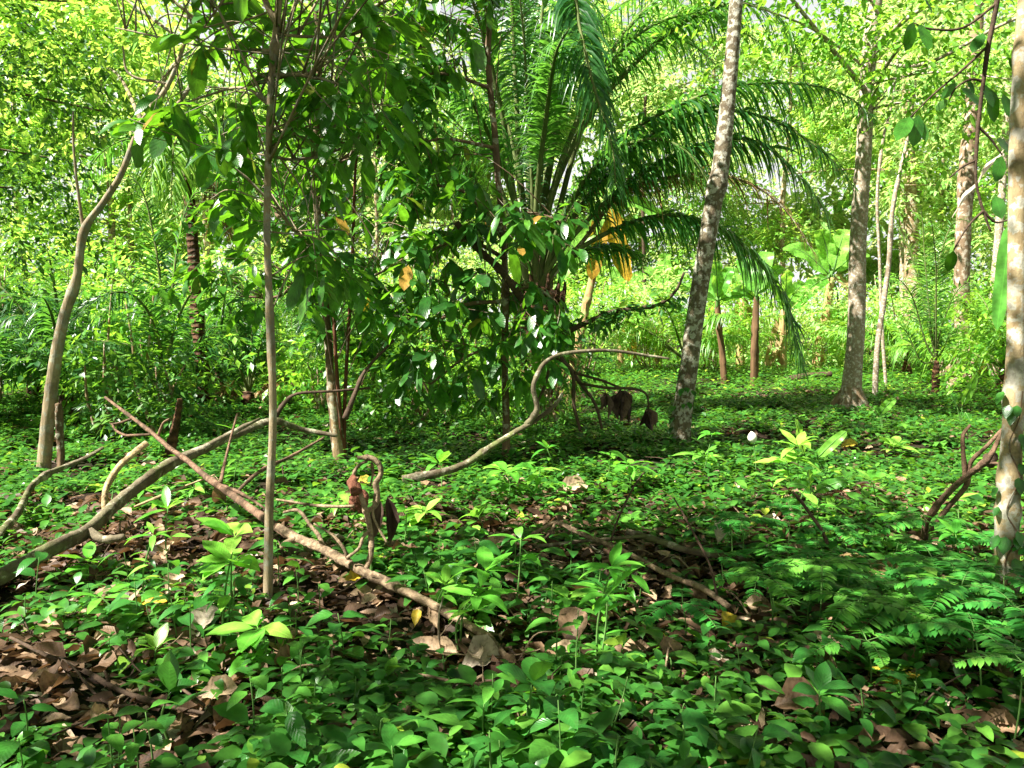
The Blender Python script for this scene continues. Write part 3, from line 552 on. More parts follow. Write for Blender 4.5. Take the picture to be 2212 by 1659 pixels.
for q in range(130):
    u, v = rng.uniform(20, 2190), rng.uniform(1130, 1640)
    if q > 75:
        zx, zy, rr = ZONES[q % len(ZONES)]; zx += rng.normal(0, rr * .5); zy += rng.normal(0, rr * .5)
        u = 1106 + FPX * zx / zy; v = HORIZON + FPX * 1.5 / zy
        if v > 1650: continue
    fallen(u, v, rng.uniform(35, 85) * max(.45, 0.6 + (v - 1130) / 900), rng.uniform(0, 360), 'litter', float(np.clip(rng.normal(0.6, 0.22), 0.1, 1)), 'brown curled dead leaf lying among the low green herbs', rng.uniform(0.4, 0.65), rng.uniform(0, 0.5), rng.uniform(0.2, 1.1), T_DEAD if q % 2 else T_DEADO, lift=rng.uniform(0.02, 0.07), group='dead leaves scattered among the herbs')
fallen(470, 1035, 60, 92, 'litter', 0.55, 'brown dead leaf hanging from the crossing logs', 0.5, -1.35, 0.5, Y=5.9, bend=0)

# ------------------------------------------------------------------ logs and branches
LIFT = 1.0; THICK = 0.74
def path(pts, scale=1.0):
    return [at(u, v, Y * LIFT) for u, v, Y in pts]
def rpx(rs, Y): return [r / FPX * Y for r in rs]
def branch_thing(name, label, cat, mat, main, rs, twigs=(), knots=4, sides=12, rough=0.07):
    P = path(main); base = on_ground(P[0]) if P[0][2] < 0.6 else P[0]
    r = thing(name, P[0], label, cat); Ym = np.mean([m_[2] for m_ in main])
    rough *= 1.7; g = Geo(); tube(g, P, [a * THICK / FPX * Yq for a, Yq in zip(rs, np.linspace(main[0][2], main[-1][2], len(rs)))], sides, 10, rough, knots=knots, wob=0.0015); g.build('trunk' if name.endswith('log') else 'stem', M[mat], r)
    for tw, trs in twigs:
        g = Geo(); tube(g, path(tw), [a / FPX * tw[0][2] for a in trs], 8, 6, 0.07, knots=2, wob=0.001); g.build('twig', M[mat], r)
    return r
LIFT = 0.91
branch_thing('fallen_log', 'long grey fallen trunk rising from the lower left edge toward the multi-stemmed tree', 'log', 'log_grey',
    [(-90, 1300, 4.1), (0, 1247, 4.5), (116, 1183, 4.9), (189, 1146, 5.3), (255, 1083, 5.8), (327, 1027, 6.3), (382, 994, 6.7), (437, 971, 7.0), (491, 945, 7.3), (568, 914, 7.7), (600, 911, 7.8), (655, 928, 8.0), (728, 941, 8.1)], [26, 23, 20, 17, 14, 12, 10, 8, 5],
    [([(193, 1150, 5.25), (225, 1165, 5.2), (268, 1160, 5.2)], [11, 6]), ([(440, 968, 6.95), (520, 925, 7.3), (560, 905, 7.6)], [6, 3])])
branch_thing('fallen_log', 'reddish brown slender fallen trunk crossing over the grey log at left', 'log', 'log_red',
    [(227, 858, 7.7), (284, 901, 7.4), (327, 934, 7.1), (364, 967, 6.8), (400, 992, 6.5), (447, 1032, 6.1), (509, 1076, 5.6), (567, 1117, 5.2), (625, 1156, 4.9)], [3, 5, 7, 8, 9, 10, 11],
    [([(288, 903, 7.4), (262, 912, 7.4), (240, 917, 7.4)], [3, 2]), ([(330, 938, 7.1), (295, 940, 7.1), (270, 940, 7.1), (250, 929, 7.15), (242, 915, 7.2)], [3, 2]), ([(340, 946, 7.0), (352, 915, 7.0), (366, 905, 7.0)], [3, 2]),
     ([(470, 1046, 5.9), (520, 1065, 5.6), (575, 1100, 5.3)], [4, 2]), ([(476, 1045, 5.9), (490, 980, 6.2), (512, 895, 6.6)], [4, 2])])
branch_thing('fallen_log', 'tan peeled log running from the slim trunk down to the large whitish leaf', 'log', 'log_tan',
    [(600, 1138, 5.0), (640, 1161, 4.85), (692, 1183, 4.7), (752, 1216, 4.5), (800, 1243, 4.35), (858, 1270, 4.2), (931, 1306, 4.0), (1004, 1347, 3.75), (1059, 1383, 3.6), (1098, 1425, 3.45)], [9, 11, 12, 13, 14, 13, 11, 8],
    [([(700, 1186, 4.68), (690, 1160, 4.7), (672, 1137, 4.75), (645, 1103, 4.8), (613, 1107, 4.85)], [5, 3]), ([(754, 1212, 4.5), (740, 1180, 4.5), (716, 1153, 4.55), (678, 1131, 4.6)], [4, 2]), ([(640, 1163, 4.85), (620, 1173, 4.8), (608, 1182, 4.75)], [8, 5]), ([(805, 1240, 4.3), (850, 1258, 4.25), (905, 1288, 4.2)], [6, 3])], knots=7)
branch_thing('broken_branch', 'pale yellow crooked branch standing behind the grey log at left', 'branch', 'log_yellow',
    [(227, 1118, 6.3), (226, 1085, 6.35), (228, 1062, 6.4), (238, 1039, 6.5), (260, 1007, 6.6), (293, 977, 6.8), (317, 957, 6.9)], [9, 8, 9, 7, 8], knots=3)
branch_thing('fallen_log', 'brown fallen branch along the left edge under the leaning trunk', 'log', 'log_grey',
    [(-60, 1230, 5.1), (0, 1152, 5.6), (37, 1108, 6.1), (64, 1055, 6.8), (99, 1026, 7.2), (139, 1009, 7.5), (186, 989, 7.7), (223, 967, 7.9)], [13, 11, 9, 6, 4])
branch_thing('fallen_branch', 'arched brown fallen branch passing in front of the centre trunk', 'branch', 'log_grey',
    [(870, 1036, 7.5), (900, 1030, 7.5), (949, 1021, 7.55), (1004, 1003, 7.65), (1059, 967, 7.75), (1113, 934, 7.85), (1168, 901, 7.95), (1200, 874, 8.0), (1215, 850, 8.05)], [10, 10, 9, 8, 6, 4],
    [([(1136, 918, 7.9), (1152, 900, 7.9), (1160, 878, 7.9), (1152, 840, 7.9), (1160, 811, 7.9), (1179, 781, 7.95), (1222, 763, 8.0), (1313, 757, 8.1), (1404, 769, 8.2), (1446, 775, 8.2)], [6, 6, 5, 5, 4, 3, 2])])
def small_leaf_twigs(g, P, n, ll, T=T_OV3, mu=0.35, sp=0.25):
    idx = rng.integers(len(P) // 4, len(P), n); D = rng.normal(0, 1, (n, 3)); D[:, 2] *= 0.5
    sprays(g, P[idx], D, sp * rng.uniform(0.6, 1.2, n), 6, ll, 0.45, T, mu=mu)
r = branch_thing('leaning_branch', 'dark dead trunk leaning down to the right behind the centre trunk', 'branch', 'twig_dark',
    [(985, 480, 9.0), (1029, 535, 9.1), (1077, 580, 9.2), (1113, 625, 9.25), (1150, 683, 9.3), (1186, 745, 9.35), (1222, 789, 9.4), (1251, 825, 9.45), (1285, 872, 9.5), (1300, 925, 9.5)], [8, 9, 8, 8, 7, 5, 4],
    [([(1222, 789, 9.4), (1238, 810, 9.4), (1240, 876, 9.4), (1254, 930, 9.4)], [5, 3]),
     ([(1196, 735, 9.35), (1215, 723, 9.2), (1259, 701, 9.1), (1313, 676, 9.1), (1379, 665, 9.0), (1422, 658, 9.0), (1459, 629, 9.0), (1478, 588, 9.0)], [6, 5, 4, 2]),
     ([(1240, 805, 9.4), (1300, 822, 9.3), (1345, 840, 9.3)], [3, 2]), ([(1186, 800, 9.4), (1170, 850, 9.4), (1140, 905, 9.4)], [3, 2]),
     ([(1253, 828, 9.4), (1310, 838, 9.2), (1368, 840, 9.2), (1396, 852, 9.2), (1402, 885, 9.2)], [3, 2])])
g = Geo(); P = spline(path([(1215, 723, 9.2), (1259, 701, 9.1), (1313, 676, 9.1), (1379, 665, 9.0), (1440, 650, 9.0)]), 10); small_leaf_twigs(g, P, 46, 0.11); g.build('leaves', M['dark'], r)
r = branch_thing('forked_branch', 'forked dead branch with a dark lump leaning on the right edge trunk', 'branch', 'log_red',
    [(1998, 1160, 5.4), (2000, 1135, 5.35), (2009, 1113, 5.3), (2039, 1074, 5.2), (2070, 1043, 5.1), (2113, 1009, 5.0), (2139, 985, 4.95), (2165, 935, 4.9), (2205, 880, 4.8)], [10, 9, 9, 8, 8, 5, 3],
    [([(2010, 1150, 5.3), (2030, 1120, 5.25), (2052, 1091, 5.2), (2087, 1048, 5.1), (2096, 1000, 5.1), (2130, 965, 5.0), (2188, 903, 4.9)], [5, 5, 4, 3]), ([(2085, 1040, 5.1), (2083, 1013, 5.1), (2079, 945, 5.1), (2096, 918, 5.1)], [5, 3]), ([(2139, 1000, 4.95), (2175, 1005, 4.9), (2200, 1030, 4.85)], [3, 2])])
g = Geo(); c = at(2139, 993, 4.93); tube(g, [c + [-0.01, 0, -0.05], c + [0, 0, -0.03], c, c + [0.01, 0, 0.03], c + [0.012, 0, 0.055]], [0.012, 0.036, 0.044, 0.034, 0.012], 14, 3, 0.1); g.build('nest_lump', M['twig_dark'], r)
branch_thing('fallen_branch', 'thin brown fallen branch bent over the litter right of centre', 'branch', 'log_tan',
    [(1146, 1156, 5.4), (1175, 1140, 5.4), (1200, 1128, 5.4), (1240, 1145, 5.3), (1280, 1162, 5.15), (1368, 1200, 4.9), (1444, 1241, 4.6), (1517, 1270, 4.4), (1575, 1312, 4.2)], [4, 5, 6, 6, 7, 8, 9], [([(1200, 1130, 5.4), (1188, 1150, 5.35), (1170, 1170, 5.3)], [3, 2])])
branch_thing('fallen_stick', 'straight grey stick lying across the bent fallen branch', 'stick', 'log_grey', [(1160, 1180, 5.2), (1259, 1169, 5.2), (1330, 1163, 5.25), (1395, 1158, 5.3)], [4, 5, 5, 3])
branch_thing('fallen_log', 'short mossy log lying behind the cream draped leaf at right', 'log', 'log_grey', [(1355, 1148, 5.5), (1420, 1168, 5.3), (1491, 1192, 5.1), (1560, 1200, 5.0), (1618, 1208, 4.95)], [8, 10, 10, 9, 7])
branch_thing('fallen_branch', 'thin dark branch sloping across the lower left foreground', 'branch', 'twig_dark', [(22, 1377, 3.6), (109, 1419, 3.45), (182, 1448, 3.35), (255, 1488, 3.2), (346, 1519, 3.1), (437, 1539, 3.05), (482, 1545, 3.0)], [4, 5, 7, 7, 6, 6], [([(235, 1478, 3.25), (232, 1462, 3.25), (226, 1450, 3.25)], [4, 3])])
branch_thing('fallen_stick', 'sunlit thin stick lying below the dark branch at lower left', 'stick', 'log_tan', [(10, 1610, 2.85), (73, 1587, 2.9), (146, 1554, 3.0), (218, 1525, 3.1), (291, 1492, 3.2), (360, 1468, 3.3)], [5, 6, 6, 5, 4])
branch_thing('fallen_stick', 'dark curved stick under the star-shaped seedling', 'stick', 'twig_dark', [(408, 1337, 3.9), (473, 1376, 3.75), (520, 1427, 3.5), (545, 1460, 3.4), (566, 1490, 3.3)], [4, 6, 6, 5])
branch_thing('standing_stick', 'dark crooked stick poking up left of the feathery seedlings', 'stick', 'twig_dark', [(1788, 1175, 5.0), (1775, 1145, 5.0), (1753, 1114, 5.0), (1732, 1085, 5.0), (1712, 1062, 5.0)], [5, 5, 4, 3])
branch_thing('standing_stick', 'thin bare stem standing up from the litter left of the whitish leaf', 'stick', 'log_grey', [(965, 1430, 3.6), (950, 1390, 3.6), (948, 1330, 3.6), (957, 1290, 3.6)], [3, 3, 2])
branch_thing('fallen_stick', 'thin stick standing against the bent branch at centre right', 'stick', 'twig_dark', [(1550, 1290, 4.3), (1530, 1215, 4.4), (1480, 1120, 4.6), (1455, 1075, 4.7)], [3, 3, 2])
branch_thing('fallen_stick', 'thin slanting stem in the litter below the mottled trunk', 'stick', 'twig_dark', [(1320, 1165, 5.2), (1340, 1110, 5.3), (1370, 1050, 5.4), (1392, 1020, 5.5)], [2.5, 2.5, 2])
branch_thing('fallen_stick', 'brown stick lying behind the slim trunk toward the multi-stemmed tree', 'stick', 'log_red', [(500, 1075, 6.4), (560, 1020, 6.8), (630, 985, 7.2), (700, 945, 7.7)], [5, 5, 4, 3])
branch_thing('fallen_stick', 'pale thin stick in the plants under the crossing logs', 'stick', 'log_yellow', [(290, 1095, 6.3), (340, 1075, 6.4), (400, 1050, 6.5), (465, 1025, 6.6)], [3, 3.5, 3, 2])
branch_thing('fallen_branch', 'dark branch rising from behind the slim trunk to the multi-stemmed tree', 'branch', 'twig_dark', [(592, 905, 8.3), (615, 870, 8.4), (645, 850, 8.5), (720, 845, 8.6), (800, 838, 8.7)], [6, 5, 4, 3], [([(745, 905, 8.4), (765, 855, 8.5), (790, 800, 8.6), (850, 735, 8.8)], [6, 4, 3])])
for q in range(70):
    u, v = rng.uniform(60, 2150), rng.uniform(1000, 1600); p = gp(u, v); a = rng.uniform(0, PI); L_ = rng.uniform(0.1, 0.4)
    d = np.array([math.cos(a), math.sin(a), 0]) * L_; g = Geo(); z = lambda q_: on_ground(q_, rng.uniform(0.02, 0.13))
    tube(g, [z(p - d), z(p - d * 0.3 + rng.normal(0, 0.015, 3)), z(p + d * 0.4 + rng.normal(0, 0.015, 3)), z(p + d)], np.array([0.005, 0.0025]) * rng.uniform(.6, 1.5), 6, 5, 0.08, wob=.004)
    tag(g.build('twig', M['twig_dark' if q % 2 else 'log_tan'], None, p), 'short thin twig lying in the leaf litter', 'twig', 'twigs lying in the leaf litter')

# termite nest on its dead branch
r = branch_thing('dead_branch', 'twisted dead branch carrying the termite nest above the tan log', 'branch', 'log_tan',
    [(791, 1228, 4.42), (800, 1205, 4.43), (803, 1180, 4.45), (801, 1151, 4.5), (796, 1125, 4.5), (789, 1100, 4.5), (780, 1070, 4.52), (766, 1044, 4.55), (763, 1026, 4.55)], [9, 8, 7, 7, 6, 4],
    [([(763, 1028, 4.55), (768, 1014, 4.55), (778, 1003, 4.55), (793, 996, 4.55)], [4, 3]), ([(772, 989, 4.55), (790, 988, 4.55), (803, 990, 4.55), (816, 1000, 4.55), (822, 1014, 4.55), (820, 1030, 4.55), (811, 1044, 4.55), (815, 1067, 4.55), (812, 1090, 4.55), (795, 1104, 4.52)], [4, 6, 6, 5, 6, 5, 5]),
     ([(803, 1000, 4.57), (806, 1020, 4.58), (800, 1050, 4.58)], [3, 2]), ([(810, 1066, 4.5), (806, 1110, 4.5), (818, 1140, 4.48), (836, 1172, 4.45)], [3, 2.5, 2]), ([(765, 1094, 4.5), (720, 1094, 4.5), (672, 1091, 4.55), (597, 1079, 4.6)], [4, 3, 2]), ([(801, 1145, 4.48), (785, 1160, 4.45), (775, 1185, 4.4), (750, 1205, 4.4)], [4, 3])], knots=3)
g = Geo(); c = at(776, 1082, 4.46); th, ph = np.meshgrid(np.linspace(0, 2 * PI, 56, endpoint=False), np.linspace(0.02, PI - 0.02, 36))
d = np.stack([np.cos(th) * np.sin(ph), np.sin(th) * np.sin(ph), np.cos(ph)], -1)
pts = rng.normal(0, 1, (170, 3)); pts = nrm(pts); dd = np.min(np.linalg.norm(d[:, :, None] - pts[None, None], axis=-1), 2)
R = 0.056 * (1 + 0.35 * np.clip(0.14 - dd, -0.1, 0.14) / 0.14 * 0.55) * (1 + 0.08 * np.sin(3 * th + 2 * ph))
V = c + d * R[..., None] * np.array([0.95, 0.95, 1.12]); nt_ = 56
i = np.arange(35)[:, None] * nt_; j = np.arange(nt_)[None]; j2 = (j + 1) % nt_
g.add(V.reshape(-1, 3), np.stack([i + j, i + nt_ + j, i + nt_ + j2, i + j2], -1).reshape(-1, 4))
nest = tag(g.build('termite_nest', M['nest'], None, c), 'lumpy reddish brown termite nest on the dead branch above the tan log', 'nest')
g = Geo(); tube(g, path([(771, 1066, 4.48), (765, 1050, 4.5), (762, 1038, 4.52), (763, 1028, 4.54)]), rpx([13, 11, 9, 5], 4.5), 16, 6, 0.12)
g.build('nest_neck', M['nest'], nest)
g = Geo(); P0 = at(836, 1068, 4.5)
leaves(g, np.array([P0, P0 + [-0.03, -0.02, -0.02]]), np.array([[0.05, 0, -1.0], [-0.25, 0, -1.0]]), np.array([[0.5, -1, 0.1], [0.1, -1, 0.2]]), [0.30, 0.27], [0.26, 0.30], T_DEAD, [0.4, 0.6], 0.0, [3.5, 2.5])
tag(g.build('dead_leaf', M['deaddark'], None, P0), 'big crumpled blackish dead leaf hanging beside the termite nest', 'dead leaf')
for (u, v, L_, lab) in [(1312, 852, 0.28, 'leftmost of the blackish dead leaves hanging under the thin arched branch'), (1345, 842, 0.42, 'largest of the blackish dead leaves hanging under the thin arched branch'), (1400, 880, 0.3, 'blackish dead leaf hanging from the tip of the thin arched branch')]:
    g = Geo(); P0 = at(u, v, 9.2); n = 8
    leaves(g, P0 + rng.normal(0, .02, (n, 3)), np.c_[rng.normal(0, 0.28, n), rng.normal(0, 0.2, n), -np.ones(n)], np.c_[rng.normal(0, 1.2, n), rng.normal(0, 1.2, n), np.zeros(n)], L_ * rng.uniform(0.5, 1.1, n), 0.26, T_DEAD, rng.uniform(0.1, 1, n), rng.uniform(-.15, .15, n), rng.uniform(1.5, 5, n))
    tag(g.build('dead_leaf', M['deaddark'], None, P0), lab, 'dead leaf')

LIFT = 1.0
# ------------------------------------------------------------------ trees
class Tree:
    def __init__(s, name, label, mat, main, rs, cat='tree', group=None, sides=18, flare=0, rough=0.04, knots=3, part='trunk'):
        b = gp(main[0][0], main[0][1]); s.Y = b[1]; s.mat = mat
        pts = [np.array([b[0], b[1], b[2] - 0.08])] + [at(p[0], p[1], p[2] if len(p) > 2 else s.Y) for p in main[1:]]
        s.r = thing(name, b, label, cat, group)
        rr = [a / FPX * s.Y for a in rs]
        g = Geo(); s.P = tube(g, pts, rr, sides, 10, rough, knots=knots); s.g = g
        s.trunk = g.build(part, M[mat], s.r); s.limbs = [s.P]
    def limb(s, pts, rs, mat=None, name='branch', world=False, sides=9):
        P = np.array(pts) if world else [at(u, v, Y) for u, v, Y in pts]
        g = Geo(); P = tube(g, P, [a / FPX * s.Y for a in rs], sides, 8, 0.05, wob=0.002); g.build(name, M[mat or s.mat], s.r); s.limbs.append(P); return P
    def clusters(s, boxes, mat, T, ll, wr, k=(4, 8), mu=0.42, name='crown', down=0.45, tw=True, hi=0.94, autumn=0.015):
        gl, gt = Geo(), Geo(); L_ = np.vstack(s.limbs)
        for (u0, v0, u1, v1, Y0, Y1, n) in boxes:
            for q in range(n):
                c = at(rng.uniform(u0, u1), rng.uniform(v0, v1), rng.uniform(Y0, Y1)); s.one(gl, gt, c, L_, T, ll, wr, k, mu, down, tw, hi, autumn)
        s.crown = gl.build(name, M[mat], s.r)
        if gt.n: gt.build('twigs', M[s.mat], s.r)['kind'] = 'stuff'
    def one(s, gl, gt, c, L_, T, ll, wr, k, mu, down, tw, hi, autumn):
        d2 = np.linalg.norm(L_ - c + [0, 0, 0.25], axis=1); p_ = np.exp(-(d2 - d2.min()) / 0.22); j = int(rng.choice(len(d2), p=p_ / p_.sum())); a = L_[j]
        if tw and d2[j] < 3.5:
            mid = (a + c) / 2 + [rng.normal(0, 0.06), rng.normal(0, 0.06), 0.12 * d2[j]]
            tube(gt, [a, mid, c], [0.003 + 0.003 * d2[j], 0.0018], 5, 4, 0.03)
        out = c - a; out[2] *= 0.3; out = out / (np.linalg.norm(out) + 1e-6)
        n = int(rng.integers(k[0], k[1] + 1)); az = rng.uniform(0, 6.28) + np.arange(n) * 2.4
        D = np.stack([np.cos(az), np.sin(az), -down + rng.normal(0, 0.35, n)], -1) + out * 0.6
        P = c - nrm(out[None]) * np.linspace(0, 0.16, n)[:, None] + rng.normal(0, 0.008, (n, 3))
        tn = np.clip(rng.normal(mu, 0.18, n) + rng.normal(0, 0.1), 0, hi); tn[rng.uniform(0, 1, n) < autumn] = 1.0
        leaves(gl, P, D, np.array([0, 0, 1.0]) + rng.normal(0, 0.35, (n, 3)), ll * rng.uniform(0.55, 1.2, n), wr * rng.uniform(0.8, 1.2, n), T, tn, rng.uniform(0.1, 0.6, n))
    def cloud(s, blobs, mat, LL, wr, T, m=7, spray=0.6, mu=0.5, name='crown', limbs=True, twigs=False):
        g = Geo(); tw = Geo() if twigs else None; cloud(g, blobs, LL, wr, T, m, spray, mu, twg=tw); s.crown = g.build(name, M[mat], s.r)
        if twigs: tw.build('twigs', M[s.mat], s.r)
        if limbs:
            L_ = s.P
            for c, r, n in blobs:
                c = np.asarray(c); low = L_[L_[:, 2] < c[2] + 0.2]; low = low if len(low) else L_
                j = int(np.argmin(np.linalg.norm(low - c, axis=1))); a = low[j]; rr = max(0.012, np.linalg.norm(c - a) * 0.012)
                for e in range(2):
                    e_ = c + rng.normal(0, 0.45, 3) * np.asarray(r); g = Geo()
                    tube(g, [a, (a + e_) / 2 + [0, 0, 0.15], e_], [rr, rr * 0.3], 7, 5, 0.05); g.build('branch', M[s.mat], s.r)

# 1 slim foreground tree
t = Tree('slim_tree', 'slim pale trunk standing nearest to the camera left of centre', 'bark_slim', [(578, 1288), (582, 1100), (590, 900), (584, 700), (577, 500), (581, 300), (588, 150), (598, 50), (607, -80), (612, -300), (618, -480)], [11.5, 9.5, 8.4, 7.8, 7.4, 7.2, 7, 7, 6.5, 5, 3], knots=8)
Y = t.Y
t.limb([(597, 50, Y), (575, 5, Y), (545, -80, Y - .1), (500, -200, Y - .2)], [7, 6, 4]); t.limb([(596, 73, Y), (660, 78, Y), (750, 74, Y + .1), (820, 55, Y + .2)], [4, 3, 2])
t.limb([(590, 163, Y), (640, 162, Y - .05), (690, 170, Y - .1), (740, 185, Y - .1)], [5, 4, 2]); t.limb([(582, 335, Y), (630, 345, Y + .1), (690, 338, Y + .2), (770, 310, Y + .3)], [4, 3, 2])
t.limb([(583, 420, Y), (640, 500, Y + .3), (700, 560, Y + .5)], [3, 2, 1.5]); t.limb([(592, 110, Y), (500, 105, Y + .4), (420, 95, Y + .6), (250, 60, Y + .8)], [4, 3, 2])
t.limb([(586, 220, Y), (520, 190, Y + .3), (440, 210, Y + .5), (350, 240, Y + .6)], [4, 3, 2]); t.limb([(607, -80, Y), (700, -160, Y), (850, -200, Y)], [6, 4, 2]); t.limb([(540, -90, Y), (470, 20, Y), (440, 60, Y)], [3, 2])
t.limb([(612, -300, Y), (800, -420, Y - .5), (1000, -480, Y - 1.0)], [6, 4, 3]); t.limb([(612, -250, Y), (450, -400, Y - .5), (250, -420, Y - 1)], [6, 4, 3])
t.clusters([(260, 170, 560, 330, Y - .2, Y + 1.0, 16), (380, -60, 580, 80, Y - .3, Y + .6, 12), (600, 20, 900, 300, Y - .3, Y + .8, 38), (420, 300, 570, 480, Y + .3, Y + 1.2, 12), (600, 300, 800, 620, Y + .2, Y + 1.0, 22),
            (100, -500, 1100, -80, Y - 1.4, Y + 1.2, 60)], 'broad', T_OB6, 0.20, 0.35, (4, 8), mu=0.5, down=0.35)

# 2 left leaning tree
t = Tree('leaning_tree', 'crooked grey-brown tree leaning right near the left edge', 'bark_slim', [(92, 1018), (105, 900), (120, 780), (140, 680), (166, 600), (181, 500), (224, 436), (262, 375), (302, 276), (364, 182), (400, 91), (418, 50), (450, -80)], [14, 13, 12, 10.5, 9, 7.2, 7, 6.5, 6, 5, 4, 4, 3], knots=6)
Y = t.Y
t.limb([(181, 500, Y), (172, 440, Y), (160, 330, Y), (158, 240, Y)], [4, 3, 2]); t.limb([(302, 276, Y), (380, 230, Y), (440, 130, Y + .3), (500, 20, Y + .5)], [5, 4, 2]); t.limb([(364, 182, Y), (280, 160, Y), (265, 100, Y)], [3, 2])
t.limb([(400, 91, Y), (300, 20, Y + .5), (200, -60, Y + 1)], [4, 3, 2])
t.cloud([(at(330, 60, Y + 1), (2.0, 1.2, 0.9), 90), (at(470, 120, Y + 1.2), (1.0, 1.0, 0.7), 50), (at(200, 180, Y + 1.5), (1.2, 1.0, 0.9), 60), (at(300, -200, Y), (2.5, 2.2, 1.0), 60)], 'bright', 0.125, 0.46, T_OV3, 7, 0.5, mu=0.55)

# 3 multi-stemmed tree
t = Tree('multi_stem_tree', 'dark tree with extra reddish stems and a pale flaking foot left of centre', 'bark_brown', [(733, 1003), (724, 930), (716, 850), (706, 700), (692, 580), (686, 450), (681, 330), (685, 250), (690, 120), (681, 0), (675, -150)], [12.5, 10.5, 9.5, 8.6, 8, 7.2, 6.5, 6, 5.5, 5, 3])
Y = t.Y
t.limb([(738, 985, Y), (735, 900, Y - .05), (727, 800, Y - .1), (718, 650, Y - .1), (708, 560, Y - .1), (703, 420, Y), (700, 260, Y)], [5, 4, 3.8, 3.4, 2.5], 'bark_red', 'stem'); t.limb([(743, 985, Y), (744, 900, Y), (748, 800, Y), (757, 650, Y), (762, 540, Y + .1), (766, 400, Y + .2), (775, 250, Y + .3)], [5, 4.2, 4, 3.4, 2.5], 'bark_red', 'stem')
g = Geo(); P = [at(733, 1003, Y - .02), at(727, 940, Y - .02), at(719, 860, Y - .02), at(715, 810, Y - .02)]; tube(g, P, rpx([11.8, 10.9, 9.9, 9.0], Y), 18, 10, 0.04); g.build('pale_bark', M['bark_tan'], t.r)
t.limb([(690, 540, Y), (640, 500, Y), (560, 440, Y + .3), (460, 420, Y + .4)], [5, 4, 2]); t.limb([(692, 580, Y), (650, 600, Y), (600, 640, Y + .2), (520, 640, Y + .3)], [5, 4, 2]); t.limb([(686, 400, Y), (760, 330, Y), (850, 300, Y + .2)], [5, 4, 2])
t.limb([(715, 640, Y), (800, 600, Y - .3), (870, 560, Y - .4)], [4, 3, 2]); t.limb([(685, 250, Y), (620, 160, Y), (540, 120, Y)], [5, 4, 2]); t.limb([(690, 120, Y), (800, 20, Y), (920, -30, Y)], [5, 4, 2])
t.clusters([(440, 380, 660, 680, Y - .6, Y + 1, 32), (620, 80, 960, 420, Y - .6, Y + 1.2, 80), (660, 420, 900, 720, Y - .8, Y + .8, 46), (560, -40, 960, 100, Y - .5, Y + 1.2, 40), (320, 430, 460, 620, Y - .2, Y + .6, 9), (500, -400, 1000, -60, Y - 1.5, Y + 1.5, 55)], 'broad', T_OB6, 0.265, 0.36, (4, 8), mu=0.55, down=0.4)

# 4 centre tree
t = Tree('broadleaf_tree', 'straight brown trunk in the very centre with large drooping leaves', 'bark_brown', [(1093, 992), (1093, 900), (1090, 780), (1092, 650), (1090, 560), (1085, 480), (1075, 380), (1070, 300), (1060, 200), (1054, 110), (1060, 20), (1058, -120)], [9.5, 8, 7.6, 7.4, 7, 6.8, 6.6, 6.5, 6.5, 6, 5.5, 4], knots=6)
Y = t.Y
t.limb([(1060, 20, Y), (1068, -30, Y), (1080, -90, Y)], [5, 3]); t.limb([(1090, 560, Y), (1040, 530, Y - .2), (980, 520, Y - .3), (900, 560, Y - .3)], [5, 4, 2]); t.limb([(1092, 650, Y), (1000, 660, Y - .2), (930, 700, Y - .3), (850, 680, Y - .3)], [5, 4, 2])
t.limb([(1085, 480, Y), (1120, 460, Y - .3), (1190, 470, Y - .5), (1230, 500, Y - .6)], [4, 3, 2]); t.limb([(1088, 520, Y), (1010, 420, Y - .3), (940, 400, Y - .4)], [4, 3, 2]); t.limb([(1090, 740, Y), (1010, 770, Y - .2), (930, 830, Y - .3)], [4, 3, 2]); t.limb([(1092, 640, Y), (1150, 620, Y - .3), (1200, 650, Y - .4)], [4, 3, 2])
t.limb([(1058, 190, Y), (960, 160, Y - .3), (860, 170, Y - .4)], [4, 3, 2]); t.limb([(1070, 320, Y), (960, 300, Y - .3), (880, 320, Y - .4)], [4, 3, 2])
t.clusters([(860, 480, 1060, 870, Y - 1.0, Y + .6, 66), (1000, 380, 1100, 520, Y - .9, Y, 10), (1090, 430, 1250, 540, Y - 1.2, Y - .3, 15), (1080, 600, 1230, 830, Y - .8, Y + .2, 28), (840, 120, 1010, 420, Y - .8, Y + .5, 40), (860, -60, 1060, 120, Y - .6, Y + .8, 26), (800, 560, 900, 820, Y - .6, Y + .4, 10), (900, -400, 1300, -60, Y - 1.5, Y + 1.5, 45)], 'broad', T_OB6, 0.285, 0.37, (4, 7), mu=0.42, down=0.6)

